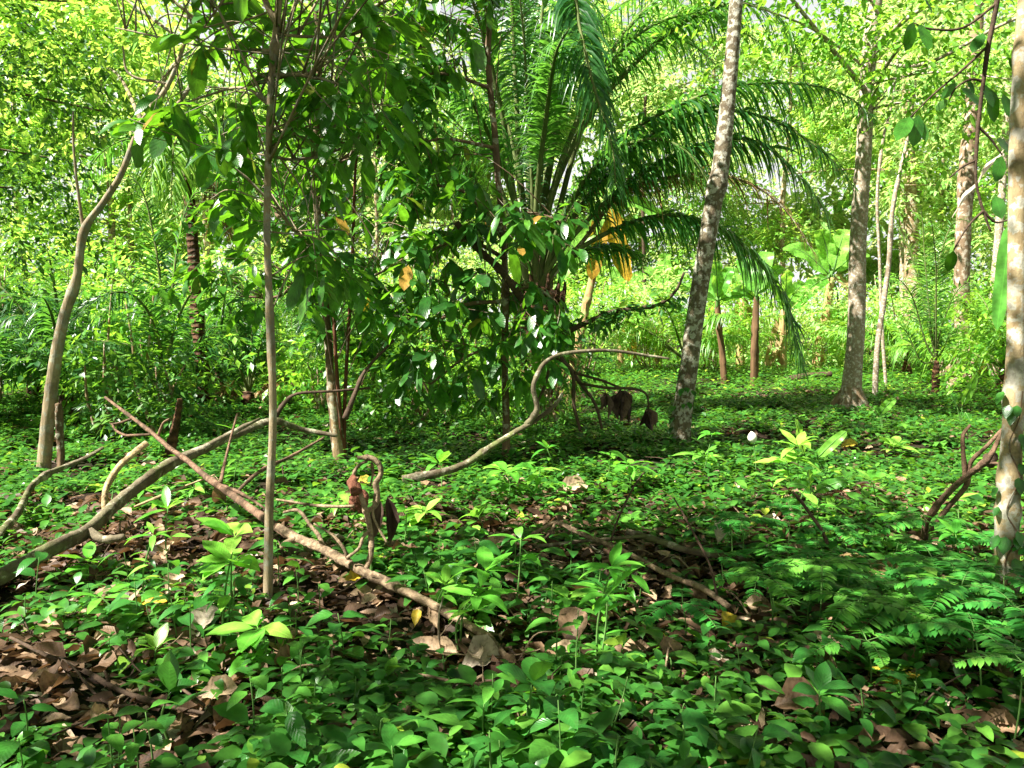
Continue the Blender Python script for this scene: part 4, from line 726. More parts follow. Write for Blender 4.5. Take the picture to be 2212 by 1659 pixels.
# 5 mottled leaning trunk
t = Tree('mottled_tree', 'slender leaning trunk mottled with white lichen right of centre', 'bark_mottled', [(1466, 958), (1475, 880), (1490, 780), (1501, 690), (1513, 610), (1526, 530), (1541, 440), (1557, 360), (1567, 270), (1576, 180), (1584, 90), (1591, 0), (1606, -150), (1640, -500)], [25, 21, 19, 18.5, 18, 18, 18, 18, 17, 15.5, 14.5, 14, 13, 9], sides=24, knots=2, rough=0.025)
Y = t.Y
t.cloud([(at(1640, -640, Y), (2.6, 2.4, 1.2), 80), (at(1500, -480, Y), (1.6, 1.6, .8), 30)], 'mid', 0.15, 0.42, T_OV2, 7, 0.6)
gv = Geo(); P0 = t.P[:16]; n = 42; idx = rng.integers(0, len(P0), n); az = rng.uniform(PI * 0.9, 2.3 * PI, n); rad = 0.14
leaves(gv, P0[idx] + np.c_[np.cos(az) * rad, np.sin(az) * rad, rng.uniform(-0.05, 0.05, n)], np.c_[np.cos(az), np.sin(az), -0.6 * np.ones(n)], np.c_[np.cos(az), np.sin(az), np.ones(n)], rng.uniform(0.07, 0.13, n), 0.6, T_OV3, tints(n, .45), 0.3)
vr = thing('climbing_vine', P0[0], 'leafy vine creeping up the foot of the mottled trunk', 'vine'); gv.build('leaves', M['cover'], vr)
gv = Geo(); tube(gv, [P0[i] + [0.13 * math.cos(5.2 + i * .1), 0.13 * math.sin(5.2 + i * .1), 0] for i in range(0, 16, 2)], [0.006, 0.003], 6, 3, 0.05); gv.build('stem', M['stemgreen'], vr)

# 6 grey trunk
t = Tree('grey_tree', 'thick upright grey trunk with a flared dark foot at right', 'bark_grey', [(1838, 892), (1838, 868), (1840, 830), (1844, 780), (1848, 730), (1851, 640), (1852, 549), (1858, 440), (1866, 327), (1873, 182), (1882, 90), (1891, 0), (1905, -200), (1920, -500)], [34, 25, 20, 18, 18, 18, 17.5, 17, 16, 15, 14.5, 14, 13, 9], sides=26, knots=1, rough=0.03)
Y = t.Y
for a, L_ in ((0.2, .55), (1.5, .4), (2.8, .6), (3.9, .5), (5.2, .55)):
    g = Geo(); b = t.P[0] + [0, 0, .08]; d = np.array([math.cos(a), math.sin(a), 0]); tube(g, [b + d * .1 + [0, 0, .42], b + d * .22 + [0, 0, .16], on_ground(b + d * .4, .04), on_ground(b + d * (0.4 + L_), -.03)], [0.07, .09, .06, .02], 10, 5, 0.08); g.build('root', M['bark_root'], t.r)
t.limb([(1880, 110, Y), (1960, 40, Y - 1), (2060, -20, Y - 1.5)], [7, 5, 3]); t.limb([(1873, 200, Y), (1760, 60, Y - 1), (1680, -40, Y - 1.5)], [6, 4, 3]); t.limb([(1878, 130, Y), (1990, 140, Y - 1.6), (2150, 60, Y - 2.4), (2240, 20, Y - 2.6)], [4, 3, 2]); t.limb([(1866, 250, Y), (1930, 120, Y - 1.6), (2008, 65, Y - 2)], [4, 3, 2])
t.cloud([(at(1780, 60, Y - 1.5), (1.9, 1.2, .7), 120), (at(2020, 90, Y - 2), (1.8, 1.2, .9), 120), (at(1700, -60, Y - 1), (1.8, 1.4, .9), 110), (at(2150, 200, Y - 1), (1.2, 1., .8), 60), (at(1930, -250, Y - 1), (3.2, 2.6, 1.4), 130), (at(1980, 230, Y - .5), (1.0, .8, .6), 36)], 'mid', 0.15, 0.40, T_OV3, 8, 0.6, mu=0.6)

# 7 right edge trunk
t = Tree('pale_tree', 'pale lichen-blotched trunk cut by the right edge of the view', 'bark_pale', [(2178, 1280), (2175, 1150), (2180, 1050), (2189, 900), (2195, 750), (2197, 549), (2199, 327), (2207, 140), (2216, 0), (2235, -300), (2250, -500)], [27, 24, 22, 20, 18, 17, 17, 16, 15, 12, 8], sides=22, knots=4, rough=0.025)
Y = t.Y
t.limb([(2216, -20, Y), (2300, -160, Y), (2420, -260, Y)], [8, 5, 3])
t.clusters([(2150, -460, 2700, -160, Y - 1.5, Y + 1.6, 34)], 'broad', T_OB6, 0.2, 0.4, (5, 8), mu=0.4, tw=False)
vr = thing('climbing_vine', t.P[0], 'heart-leaved vine climbing the lower part of the pale right edge trunk', 'vine'); gv = Geo(); P0 = t.P[2:36]
tube(gv, [P0[i] + [0.068 * math.cos(4.4 + 0.5 * math.sin(i)), 0.068 * math.sin(4.4 + 0.5 * math.sin(i)), 0] for i in range(0, 33, 4)], [0.005, 0.003], 6, 4, 0.05); gv.build('stem', M['bark_brown'], vr)
gv = Geo(); n = 34; idx = rng.integers(0, len(P0), n); az = rng.uniform(1.05 * PI, 2.0 * PI, n)
leaves(gv, P0[idx] + np.c_[np.cos(az) * .07, np.sin(az) * .07, np.zeros(n)], np.c_[np.cos(az) * .6, np.sin(az) * .4, -np.ones(n)], np.c_[np.cos(az), np.sin(az), .6 * np.ones(n)], rng.uniform(.06, .10, n), 0.62, T_OV5, tints(n, .4), 0.1); gv.build('leaves', M['herb'], vr)

# hanging leafy twig at right
base = at(2153, -60, 4.4); vr = thing('hanging_vine', base, 'dark hanging twig with large oval leaves left of the pale right edge trunk', 'vine')
vp = path([(2158, -60, 4.4), (2153, 7, 4.4), (2135, 98, 4.4), (2124, 175, 4.4), (2113, 273, 4.4), (2108, 346, 4.4), (2110, 400, 4.4), (2124, 455, 4.4), (2140, 500, 4.4)])
gv = Geo(); tube(gv, vp, rpx([6, 5, 5, 4, 4, 3, 3, 2], 4.4), 9, 8, .06)
for tw in ([(2124, 175), (2095, 172), (2065, 190), (2050, 215)], [(2113, 273), (2140, 300), (2165, 335)], [(2135, 98), (2080, 150), (2015, 205), (1960, 260)], [(2153, 7), (2080, 60), (2008, 62), (1975, 50)], [(2108, 346), (2080, 360), (2050, 385)], [(2124, 455), (2090, 490), (2060, 540)], [(2124, 455), (2150, 480), (2180, 475)]):
    tube(gv, path([(u, v, 4.4) for u, v in tw]), rpx([3, 1.5], 4.4), 6, 5, .03)
gv.build('stem', M['twig_dark'], vr)
for (u0, v0, u1, v1) in [(1975, 45, 1955, 108), (1990, 50, 2005, 105), (2015, 30, 1995, -8), (2125, 70, 2100, 112), (2070, 178, 2032, 212), (2050, 215, 2020, 236), (2122, 178, 2146, 230), (2140, 190, 2148, 262), (2165, 200, 2185, 255), (1985, 245, 1972, 315), (1966, 250, 1938, 300), (1990, 262, 2002, 305), (2075, 190, 2120, 225), (2105, 205, 2090, 168), (2165, 335, 2150, 390), (2150, 300, 2190, 330), (1962, 255, 1985, 275), (2185, 105, 2206, 150), (2165, 475, 2150, 420), (2060, 540, 2048, 585)]:
    p0, p1 = at(u0, v0, 4.4), at(u1, v1, 4.4 + rng.normal(0, .06)); L_ = np.linalg.norm(p1 - p0); g = Geo()
    leaves(g, p0[None], (p1 - p0)[None], np.array([[rng.normal(0, .5), -1, 0.5]]), [L_], [rng.uniform(.36, .5)], T_OVL4, [rng.uniform(.2, .6)], 0.05); g.build('leaf', M['broad'], vr)
# strip leaf at far right
g = Geo(); p0 = at(2185, 470, 5); leaves(g, p0[None], (at(2155, 700, 5) - p0)[None], np.array([[-.8, -1, .1]]), [0.72], [.14], T_BAN, [.2], 0); tag(g.build('hanging_leaf', M['banana'], None, p0), 'long dark strap leaf hanging beside the pale right edge trunk', 'leaf')
g = Geo(); p0 = at(2190, 300, 9); leaves(g, p0[None], (at(2075, 430, 9) - p0)[None], np.array([[.3, .1, 1]]), [1.05], [.2], T_BAN, [.9], 0.1); tag(g.build('hanging_leaf', M['pale'], None, p0), 'grey-white sagging dead leaf caught left of the pale right edge trunk', 'leaf')

# 8 buttressed far tree
t = Tree('buttress_tree', 'far trunk with reddish buttress roots at right', 'bark_root', [(2076, 828), (2077, 790), (2079, 740), (2077, 603), (2084, 437), (2099, 255), (2106, 120), (2112, 0), (2118, -150)], [22, 17, 16, 16, 15, 14, 13, 12, 8], sides=22, rough=.05)
Y = t.Y; b = t.P[0]
for du, dv, r0 in ((-46, -8, .14), (26, 6, .1), (-20, 12, .1)):
    e = gp(2076 + du, 830 + dv); g = Geo(); tube(g, [np.array([b[0], b[1] - .15, 0.95]) + (e - b) * .12, np.array([b[0], b[1] - .15, 0.45]) + (e - b) * .4, e + [0, 0, .12], e + (e - b) * .2], [r0 * .6, r0, r0, .05], 10, 6, .08); g.build('root', M['bark_root'], t.r)
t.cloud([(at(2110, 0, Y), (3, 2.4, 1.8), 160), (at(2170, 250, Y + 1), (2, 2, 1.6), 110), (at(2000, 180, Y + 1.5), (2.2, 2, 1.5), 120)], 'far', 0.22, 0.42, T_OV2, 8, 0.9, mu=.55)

# 9 thin poles
t = Tree('thin_tree', 'thin pale pole-like stem just right of the grey trunk', 'bark_grey', [(1890, 856), (1895, 752), (1908, 658), (1920, 567), (1928, 455), (1946, 364), (1964, 284), (1975, 200), (1985, 120)], [6, 5.5, 5.5, 5, 4.5, 4, 3.5, 3, 2])
Y = t.Y; t.cloud([(at(1985, 150, Y), (1.2, 1, .8), 50)], 'far', .17, .42, T_OV2, 7, .6)
t = Tree('thin_tree', 'slender curved stem leaning in the gap behind the palm fronds at right', 'bark_grey', [(1915, 835), (1905, 700), (1900, 560), (1895, 420), (1908, 300), (1925, 230), (1940, 120)], [3.5, 3.5, 3, 3, 3, 2.5, 2]); Y = t.Y
t.cloud([(at(1950, 110, Y), (1.4, 1.2, .9), 50)], 'far', .18, .42, T_OV2, 7, .6)
for (main, rs, lab, mat) in [([(1955, 775), (1953, 700), (1950, 600), (1948, 430), (1950, 300), (1955, 100)], [8, 8, 7, 7, 6, 4], 'pale straight trunk far back between the thin pole and the small palm', 'bark_pale'),
    ([(1978, 778), (1975, 700), (1970, 600), (1968, 480), (1966, 380), (1960, 200)], [20, 17, 15, 13, 12, 8], 'stout sunlit orange-tinted trunk far back behind the small palm', 'bark_tan'),
    ([(805, 790), (808, 700), (815, 560), (812, 400), (805, 200)], [5, 5, 4, 4, 3], 'thin far trunk seen between the reddish stems and the centre tree', 'bark_tan'),
    ([(452, 800), (450, 720), (447, 640), (445, 500), (440, 350)], [9, 8, 7, 6, 5], 'pale far trunk right beside the rough brown palm trunk', 'bark_pale'),
    ([(290, 790), (287, 650), (282, 500), (280, 380), (285, 200)], [6, 5, 5, 4, 3], 'thin far trunk behind the crooked tree at left', 'bark_tan'),
    ([(1395, 780), (1392, 650), (1390, 500), (1388, 380), (1395, 200)], [4, 4, 4, 4, 3], 'dark thin far trunk under the brown palm frond', 'twig_dark'),
    ([(2140, 790), (2150, 600), (2165, 400), (2180, 150)], [9, 8, 7, 5], 'far trunk in the leaves left of the pale right edge trunk', 'bark_grey')]:
    t = Tree('background_tree', lab, mat, main, rs); Y = t.Y; u, v = main[-1]
    t.cloud([(at(u, v - 20, Y), (3.0, 2.6, 2.2), 150), (at(u + 60, v + 120, Y), (2.2, 2, 1.5), 70)], 'far', .24, .42, T_OV2, 8, .9, mu=.55)

# tree stump and rough sticks left
t = Tree('tree_stump', 'brown split stump standing beside the crooked leaning tree', 'bark_brown', [(132, 1022), (131, 960), (128, 905), (126, 872)], [9, 7.5, 7, 5.5], rough=.16)
[t.limb([(u_, 884, t.Y + .02), (u_ + 1, v_, t.Y + .02)], [2.6, .6], name='splinter') for u_, v_ in ((122, 862), (126, 850), (131, 866))]
t = Tree('tree_stump', 'dark leaning stump behind the crossing logs at left', 'palm_trunk', [(362, 990), (372, 950), (382, 910), (390, 862)], [10, 9, 8.5, 5], rough=.2)

# dark canopy tree at upper left and unseen trees added near it for shade
def big_tree(name, label, base, h, mat, blobs, leafmat, LL, wr, T, m=8, spray=.7, mu=.5, r0=.14, cat='tree', lean=(0, 0)):
    b = on_ground(np.array([base[0], base[1], 0])); r = thing(name, b, label, cat); tr = Tree.__new__(Tree); tr.r = r; tr.mat = mat; tr.Y = base[1]
    pts = [b - [0, 0, .1]] + [b + [lean[0] * t_ + rng.normal(0, .08), lean[1] * t_ + rng.normal(0, .08), h * t_] for t_ in (.25, .5, .75, 1)]
    g = Geo(); tr.P = tube(g, pts, [r0 * 1.5, r0, r0 * .9, r0 * .7, r0 * .35], 16, 8, .04, knots=2); g.build('trunk', M[mat], r); tr.limbs = [tr.P]
    tr.cloud(blobs, leafmat, LL, wr, T, m, spray, mu); return tr
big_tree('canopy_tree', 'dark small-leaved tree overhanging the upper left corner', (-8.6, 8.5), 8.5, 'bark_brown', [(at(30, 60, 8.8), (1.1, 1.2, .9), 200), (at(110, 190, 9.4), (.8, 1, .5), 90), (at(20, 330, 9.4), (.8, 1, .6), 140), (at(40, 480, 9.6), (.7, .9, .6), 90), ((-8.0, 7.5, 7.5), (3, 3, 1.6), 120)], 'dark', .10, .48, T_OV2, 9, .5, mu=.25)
big_tree('canopy_tree', 'unseen tree added for shade just outside the view at left', (-5.6, 3.2), 8, 'bark_brown', [((-5.0, 3.0, 6.6), (2.6, 2.6, 1.3), 85), ((-3.2, 2.4, 6.2), (1.6, 1.6, .9), 34)], 'dark', .16, .42, T_OV3, 8, .6)  # out of view; added to dapple the floor with shade
big_tree('canopy_tree', 'unseen tree added for shade behind the viewer on the left', (-3.2, -1.2), 8.5, 'bark_brown', [((-4.0, 0.9, 6.2), (2.8, 1.5, 1.0), 300), ((-0.9, 1.6, 6.4), (1.6, 1.4, .9), 130), ((-2.4, 2.5, 6.0), (1.5, 1.1, .7), 120)], 'dark', .17, .42, T_OV3, 8, .6)  # unseen; added with a dense crown to shade the near foreground
big_tree('canopy_tree', 'tall unseen tree added for shade with crown high above the left middle ground', (-10.5, 13), 13, 'bark_grey', [((-7.5, 11.5, 11), (3.6, 3.2, 1.6), 120), ((-4.5, 10, 10.5), (2.5, 2.5, 1.2), 50)], 'mid', .2, .42, T_OV2, 8, .8)  # out of view; added to cast shade from high up

# ------------------------------------------------------------------ palms
def frond(root, pts, leaf=0.75, n=70, w=.045, mat='palm', mu=.45, r0=.03, t0=.22, droop=.55, dense=1.0, label=None, name='frond', T=T_ST4, lift=.15):
    P = spline(pts, 14); K = len(P)
    seg = np.r_[0, np.cumsum(np.linalg.norm(np.diff(P, axis=0), axis=1))]; seg /= seg[-1]
    t = np.linspace(t0, .995, n); Q = np.stack([np.interp(t, seg, P[:, k]) for k in range(3)], -1)
    Tn = nrm(np.gradient(P, axis=0)); Tq = nrm(np.stack([np.interp(t, seg, Tn[:, k]) for k in range(3)], -1))
    sd = np.cross(Tq, [0, 0, 1.0]); sd = np.where(np.linalg.norm(sd, axis=1)[:, None] < .15, np.array([[0.8, -.6, 0]]), sd); sd = nrm(sd); upv = np.cross(sd, Tq)
    s = (t - t0) / (1 - t0); ln = leaf * (0.45 + .55 * np.sin(PI * np.clip(s * .9 + .12, 0, 1))) * (1 - .35 * s)
    g = Geo()
    for sg in (1, -1):
        a = rng.normal(lift, .28, n)
        D = sd * sg * .8 + Tq * (.55 + .35 * s[:, None]) + upv * a[:, None]
        leaves(g, Q, D + rng.normal(0, .06, D.shape), upv + rng.normal(0, .3, D.shape) + sd * sg * -.3, ln * rng.uniform(.85, 1.12, n), w / leaf * rng.uniform(.8, 1.2, n), T, np.clip(rng.normal(mu, .14, n), 0, 1), np.clip(rng.normal(droop, .2, n), 0, 1.3))
    o = g.build(name, M[mat], root)
    if label: o['label'] = label
    g = Geo(); tube(g, P, np.array([1, .8, .55, .35, .12]) * r0, 7, 1, .03, smooth=False); rc = g.build('rachis', M['rachis' if mat != 'drypalm' else 'bark_tan'], o)
    return o
PB = gp(1165, 905); PY = PB[1]
r = thing('oil_palm', PB, 'large oil palm fanning dark arching fronds across the centre right', 'palm')
g = Geo(); top = at(1165, 630, PY); tube(g, [PB - [0, 0, .1], (PB + top) / 2, top], [.36, .3, .3], 20, 8, .12); g.build('trunk', M['palm_trunk'], r)
g = Geo(); 
for q in range(46):
    a = rng.uniform(0, 6.28); z = rng.uniform(.3, 1); p = PB * (1 - z) + top * z + [.28 * math.cos(a), .28 * math.sin(a), 0]; tube(g, [p, p + [.12 * math.cos(a), .12 * math.sin(a), .22], p + [.14 * math.cos(a), .14 * math.sin(a), .38]], [.05, .035, .02], 6, 3, .1)
g.build('leaf_bases', M['palm_trunk'], r)
def fp(*pts): return [at(1165 + rng.normal(0, 14), 632, PY)] + [at(u, v, PY + dy) for u, v, dy in pts]
FR = [fp((1115, 450, 0), (1085, 250, -.2), (1040, 60, -.6), (990, -60, -1.2), (930, -90, -2)), fp((1128, 420, .1), (1115, 200, .1), (1105, 0, 0), (1085, -200, -.5), (1040, -330, -1.2)), fp((1142, 400, .3), (1150, 200, .6), (1165, 0, 1), (1190, -180, 1.6)), fp((1150, 420, -.1), (1185, 210, -.2), (1225, 40, -.4), (1290, -110, -.8), (1380, -190, -1.4)),
      fp((1190, 430, .2), (1260, 230, .5), (1350, 70, .8), (1440, -10, 1), (1530, -10, 1.2), (1600, 60, 1.3)), fp((1230, 450, -.2), (1330, 310, -.5), (1450, 235, -.8), (1589, 185, -1.2), (1735, 182, -1.6), (1826, 207, -1.9), (1885, 252, -2.1)),
      fp((1250, 450, -.1), (1380, 310, -.3), (1490, 248, -.6), (1589, 240, -.9), (1680, 265, -1.2), (1753, 309, -1.4), (1808, 356, -1.5), (1846, 405, -1.6)), fp((1230, 520, -.2), (1350, 400, -.4), (1480, 325, -.7), (1580, 300, -.9), (1648, 312, -1), (1699, 356, -1.1), (1753, 411, -1.2), (1793, 478, -1.3)),
      fp((1220, 560, -.1), (1340, 490, -.3), (1450, 465, -.5), (1553, 491, -.8), (1600, 527, -.9), (1648, 578, -1), (1691, 640, -1.1), (1713, 712, -1.2), (1735, 803, -1.3)), fp((1172, 330, -.4), (1205, 60, -.9), (1238, -10, -1.3), (1252, 60, -1.7), (1280, 180, -2.1), (1305, 260, -2.3), (1324, 330, -2.4), (1330, 400, -2.5)),
      fp((1190, 430, .1), (1270, 255, 0), (1370, 138, -.1), (1459, 60, -.3), (1560, 12, -.6), (1660, 22, -.9), (1715, 90, -1.1), (1740, 180, -1.2)), fp((1215, 470, -.3), (1300, 345, -.7), (1410, 300, -1.1), (1490, 335, -1.4), (1535, 410, -1.6), (1550, 490, -1.7)),
      fp((1085, 500, 0), (1000, 350, -.1), (930, 260, -.3), (870, 235, -.5), (800, 260, -.8)), fp((1100, 540, .2), (1030, 430, .4), (950, 380, .6), (880, 400, .8)), fp((1160, 430, -.5), (1180, 250, -1.1), (1200, 120, -1.8), (1230, 60, -2.5)), fp((1200, 480, .4), (1300, 380, .8), (1420, 360, 1.1), (1520, 400, 1.3), (1590, 480, 1.4)),
      fp((1130, 440, .6), (1090, 250, 1.2), (1030, 120, 1.8), (950, 60, 2.4)), fp((1175, 420, .5), (1210, 220, 1), (1270, 80, 1.6), (1360, 0, 2.2), (1460, -20, 2.8)), fp((1120, 470, -.4), (1060, 300, -1), (1000, 200, -1.6), (930, 180, -2.2)),
      fp((1160, 400, 0), (1135, 180, .3), (1130, -40, .6), (1120, -240, 1)), fp((1195, 500, .1), (1240, 330, .2), (1300, 180, .3), (1380, 90, .3), (1480, 90, .3), (1560, 150, .3)),
      fp((1160, 430, .2), (1165, 200, .3), (1175, -20, .4), (1205, -210, .5)), fp((1150, 420, -.2), (1140, 220, -.4), (1128, 40, -.7), (1105, -130, -1.1)), fp((1180, 420, .1), (1215, 230, .2), (1255, 80, .3), (1320, -50, .4), (1400, -120, .5)), fp((1185, 450, -.1), (1235, 290, -.2), (1310, 150, -.3), (1400, 60, -.4), (1520, 30, -.5), (1640, 90, -.6)),
      fp((1105, 470, .2), (1040, 300, .4), (960, 180, .5), (870, 130, .6)), fp((1170, 610, .3), (1230, 560, .5), (1310, 530, .7), (1400, 560, .9))]
for q, P in enumerate(FR):
    arch = q in (5, 6, 7, 8, 9, 11, 15, 22)
    bold = q in (5, 6, 7, 8, 9)
    frond(r, P, leaf=.82 if bold else .72 if arch else .8, n=120 if bold else 92, w=.08 if bold else .058, r0=.045 if arch else .062, droop=rng.uniform(.7, .95) if bold else rng.uniform(.55, .95), mu=.25 if bold else rng.uniform(.4, .75), t0=.25 if arch else .46, lift=.1)
frond(r, fp((1260, 520, 0), (1340, 420, -.2), (1440, 385, -.5), (1540, 375, -.8), (1626, 400, -1), (1680, 437, -1.1), (1717, 480, -1.2), (1762, 552, -1.3)), leaf=.7, n=80, w=.045, mat='drypalm', r0=.04, droop=.75, label='dry brown drooping frond')
frond(r, fp((1225, 500, .2), (1290, 410, .4), (1360, 385, .5), (1440, 400, .6)), leaf=.65, n=60, w=.04, mat='drypalm', r0=.04, droop=.9, label='dry brown hanging frond')
frond(r, fp((1190, 660, -.2), (1215, 720, -.4), (1225, 800, -.5), (1230, 870, -.5)), leaf=.5, n=50, w=.04, mat='drypalm', r0=.03, droop=.9, label='withered frond hanging against the trunk')
# young stemless palm at left
def young_palm(bu, bv, fr, label, leaf=.5, n=46, mat='palm', mu=.45, h=.25, w=.045, r0=.02, stem=.1, name='young_palm', droop=.4):
    b = gp(bu, bv); r = thing(name, b, label, 'palm'); g = Geo(); tube(g, [b - [0, 0, .05], b + [0, 0, h * .5], b + [0, 0, h]], [stem, stem * .9, stem * .6], 12, 5, .12); g.build('trunk', M['palm_trunk'], r)
    for i, f in enumerate(fr):
        mt, m_ = (mat, mu) if len(f) < 2 or not isinstance(f[-1], str) else (f[-1], .6); f = [q for q in f if not isinstance(q, str)]
        frond(r, [b + [0, 0, h]] + [at(u, v, b[1] + dy) for u, v, dy in f], leaf, n, w, mt, m_, r0, .2, droop)
    return r
young_palm(355, 905, [[(290, 815, -.2), (218, 800, -.5), (120, 775, -.9), (0, 760, -1.3), (-80, 790, -1.6)], [(300, 845, 0), (200, 825, -.2), (100, 808, -.5), (0, 805, -.9)], [(310, 790, .1), (236, 752, .1), (145, 694, 0), (36, 640, -.2), (-60, 640, -.4)], [(330, 700, .2), (270, 600, .3), (200, 560, .3), (90, 580, .2)], [(350, 650, .3), (330, 500, .5), (300, 400, .6), (240, 350, .6)], [(370, 650, .3), (390, 500, .4), (420, 420, .5), (480, 420, .5)], [(380, 700, -.2), (440, 600, -.3), (500, 590, -.5), (540, 650, -.6)], [(340, 720, -.4), (290, 640, -.9), (220, 640, -1.4), (150, 700, -1.8)], [(400, 780, .3), (470, 720, .6), (540, 740, .8)], [(320, 860, -.6), (260, 850, -1.1), (180, 880, -1.6)]], 'dark spreading palm with low arching fronds at left', .62, 64, 'palm', .4, .3, .045, .03, .2)
def star(bu, Y, nf, L_, lab, mat='palmlight', h=.5, mu=.4):
    b = on_ground(np.array([(bu - 1106) / FPX * Y, Y, 0])); r_ = thing('background_palm', b, lab, 'palm')
    g = Geo(); tube(g, [b - [0, 0, .05], b + [0, 0, h * .5], b + [0, 0, h]], [.13, .12, .09], 10, 4, .12); g.build('trunk', M['palm_trunk'], r_)
    for i in range(nf):
        a = i * 2.4 + rng.normal(0, .2); e = rng.uniform(.5, 1.25); l = L_ * rng.uniform(.75, 1.15); d = np.array([math.cos(a), math.sin(a), 0])
        frond(r_, [b + [0, 0, h]] + [b + [0, 0, h] + d * l * math.cos(e) * t_ + np.array([0, 0, l * math.sin(e) * t_ - .38 * l * t_ * t_]) for t_ in (.3, .6, .85, 1.0)], .75, 58, .05 if mat == 'palm' else .065, mat, .2 if mat == 'palm' else mu, .035, .2, .75)
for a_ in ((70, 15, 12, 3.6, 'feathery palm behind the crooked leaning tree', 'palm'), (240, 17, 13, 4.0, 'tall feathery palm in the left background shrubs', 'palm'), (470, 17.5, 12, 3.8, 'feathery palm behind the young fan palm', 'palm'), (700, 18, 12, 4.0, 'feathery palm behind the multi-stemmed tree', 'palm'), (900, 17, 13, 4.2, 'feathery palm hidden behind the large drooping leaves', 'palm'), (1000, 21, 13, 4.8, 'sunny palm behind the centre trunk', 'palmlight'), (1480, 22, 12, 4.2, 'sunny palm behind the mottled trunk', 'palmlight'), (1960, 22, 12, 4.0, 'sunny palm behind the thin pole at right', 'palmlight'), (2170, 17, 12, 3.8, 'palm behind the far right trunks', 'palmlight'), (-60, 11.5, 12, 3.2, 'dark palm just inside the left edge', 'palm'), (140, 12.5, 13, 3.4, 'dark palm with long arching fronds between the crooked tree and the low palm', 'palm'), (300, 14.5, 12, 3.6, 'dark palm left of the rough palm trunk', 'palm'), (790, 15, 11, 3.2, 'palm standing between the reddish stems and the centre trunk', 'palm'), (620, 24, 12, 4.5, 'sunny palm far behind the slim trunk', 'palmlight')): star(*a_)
# rough brown palm trunk behind it, crown at the drooping sunny leaves
t = Tree('oil_palm', 'rough reddish brown palm trunk at left with fronds hanging in the upper leaves', 'palm_trunk', [(441, 872), (437, 800), (428, 700), (422, 620), (416, 520), (408, 430), (404, 380)], [15, 13, 12, 12, 12, 12, 11], cat='palm', rough=.12)
Y = t.Y; tp = t.P[-1]
for f, mt in ([[(370, 310, -.4), (345, 300, -.9), (330, 340, -1.2), (325, 430, -1.3)], 'palmlight'], [[(385, 310, -.6), (375, 320, -1), (372, 380, -1.2), (370, 450, -1.3)], 'palmlight'], [[(440, 300, .2), (500, 250, .4), (570, 280, .5), (600, 360, .5)], 'palm'], [[(400, 250, .4), (380, 130, .8), (330, 70, 1)], 'palm'], [[(350, 330, .2), (280, 300, .4), (210, 340, .5), (180, 420, .5)], 'palm'], [[(430, 330, -.3), (480, 330, -.8), (520, 400, -1.2), (530, 480, -1.4)], 'palm'], [[(420, 250, .3), (450, 120, .5), (520, 40, .6)], 'palm'], [[(440, 380, 0), (470, 420, -.1), (480, 500, -.2)], 'drypalm']):
    frond(t.r, [tp] + [at(u, v, Y + dy) for u, v, dy in f], .7, 60, .05, mt, .55, .03, .15, .9)
young_palm(538, 880, [[(528, 780, 0), (505, 690, 0), (482, 640, -.2)], [(535, 770, .1), (525, 660, .2), (520, 600, .2)], [(542, 770, 0), (548, 670, 0), (560, 610, -.1)], [(550, 790, 0), (580, 700, -.1), (605, 660, -.3)], [(520, 800, -.2), (490, 740, -.4), (450, 720, -.7)], [(555, 810, .2), (600, 750, .3), (630, 740, .4)], [(515, 830, .1), (480, 790, .2), (450, 800, .3)], [(550, 780, .4), (570, 690, .8), (580, 640, 1)], [(560, 850, -.1), (590, 830, -.2), (610, 850, -.3), 'drypalm'], [(510, 850, -.1), (490, 840, -.2), (470, 870, -.3), 'drypalm']], 'young fan-shaped palm with upright feathery fronds left of the slim trunk', .46, 60, 'palm', .3, .25, .045, .032, .16)  # leaflets tinted dark so the fronds read as backlit silhouettes
young_palm(633, 855, [[(625, 780, 0), (605, 720, 0), (580, 710, 0)], [(640, 780, 0), (655, 720, 0), (680, 700, 0)], [(650, 810, -.1), (680, 780, -.2), (700, 790, -.3)], [(620, 810, .1), (590, 790, .2), (570, 810, .3)], [(632, 770, .2), (630, 700, .4), (635, 660, .5)]], 'small bright fern-like palm right behind the slim trunk', .4, 40, 'palmlight', .35, .2, .03, .015, .12)
young_palm(2020, 852, [[(2010, 700, 0), (1998, 560, 0), (1992, 470, -.1), (1985, 425, -.3), 'palmlight'], [(2000, 740, 0), (1970, 640, -.1), (1935, 600, -.3), (1905, 610, -.5)], [(2018, 680, .1), (2030, 560, .2), (2060, 480, .3), (2100, 480, .4)], [(2030, 720, -.1), (2060, 640, -.3), (2095, 610, -.6), (2125, 640, -.8)], [(2005, 700, .3), (1970, 560, .6), (1930, 480, .9), (1890, 470, 1.2)], [(2012, 720, .2), (1985, 600, .4), (1955, 520, .5), (1920, 510, .6), 'palmlight'], [(2022, 700, -.3), (2022, 580, -.6), (2015, 500, -1), (2010, 470, -1.4)], [(1990, 780, .1), (1960, 720, .1), (1935, 690, .1)], [(2035, 760, 0), (2055, 720, 0), (2080, 700, 0)]], 'small palm with a bright yellow-green top frond at right', .55, 56, 'palm', .75, .7, .032, .022, .08)

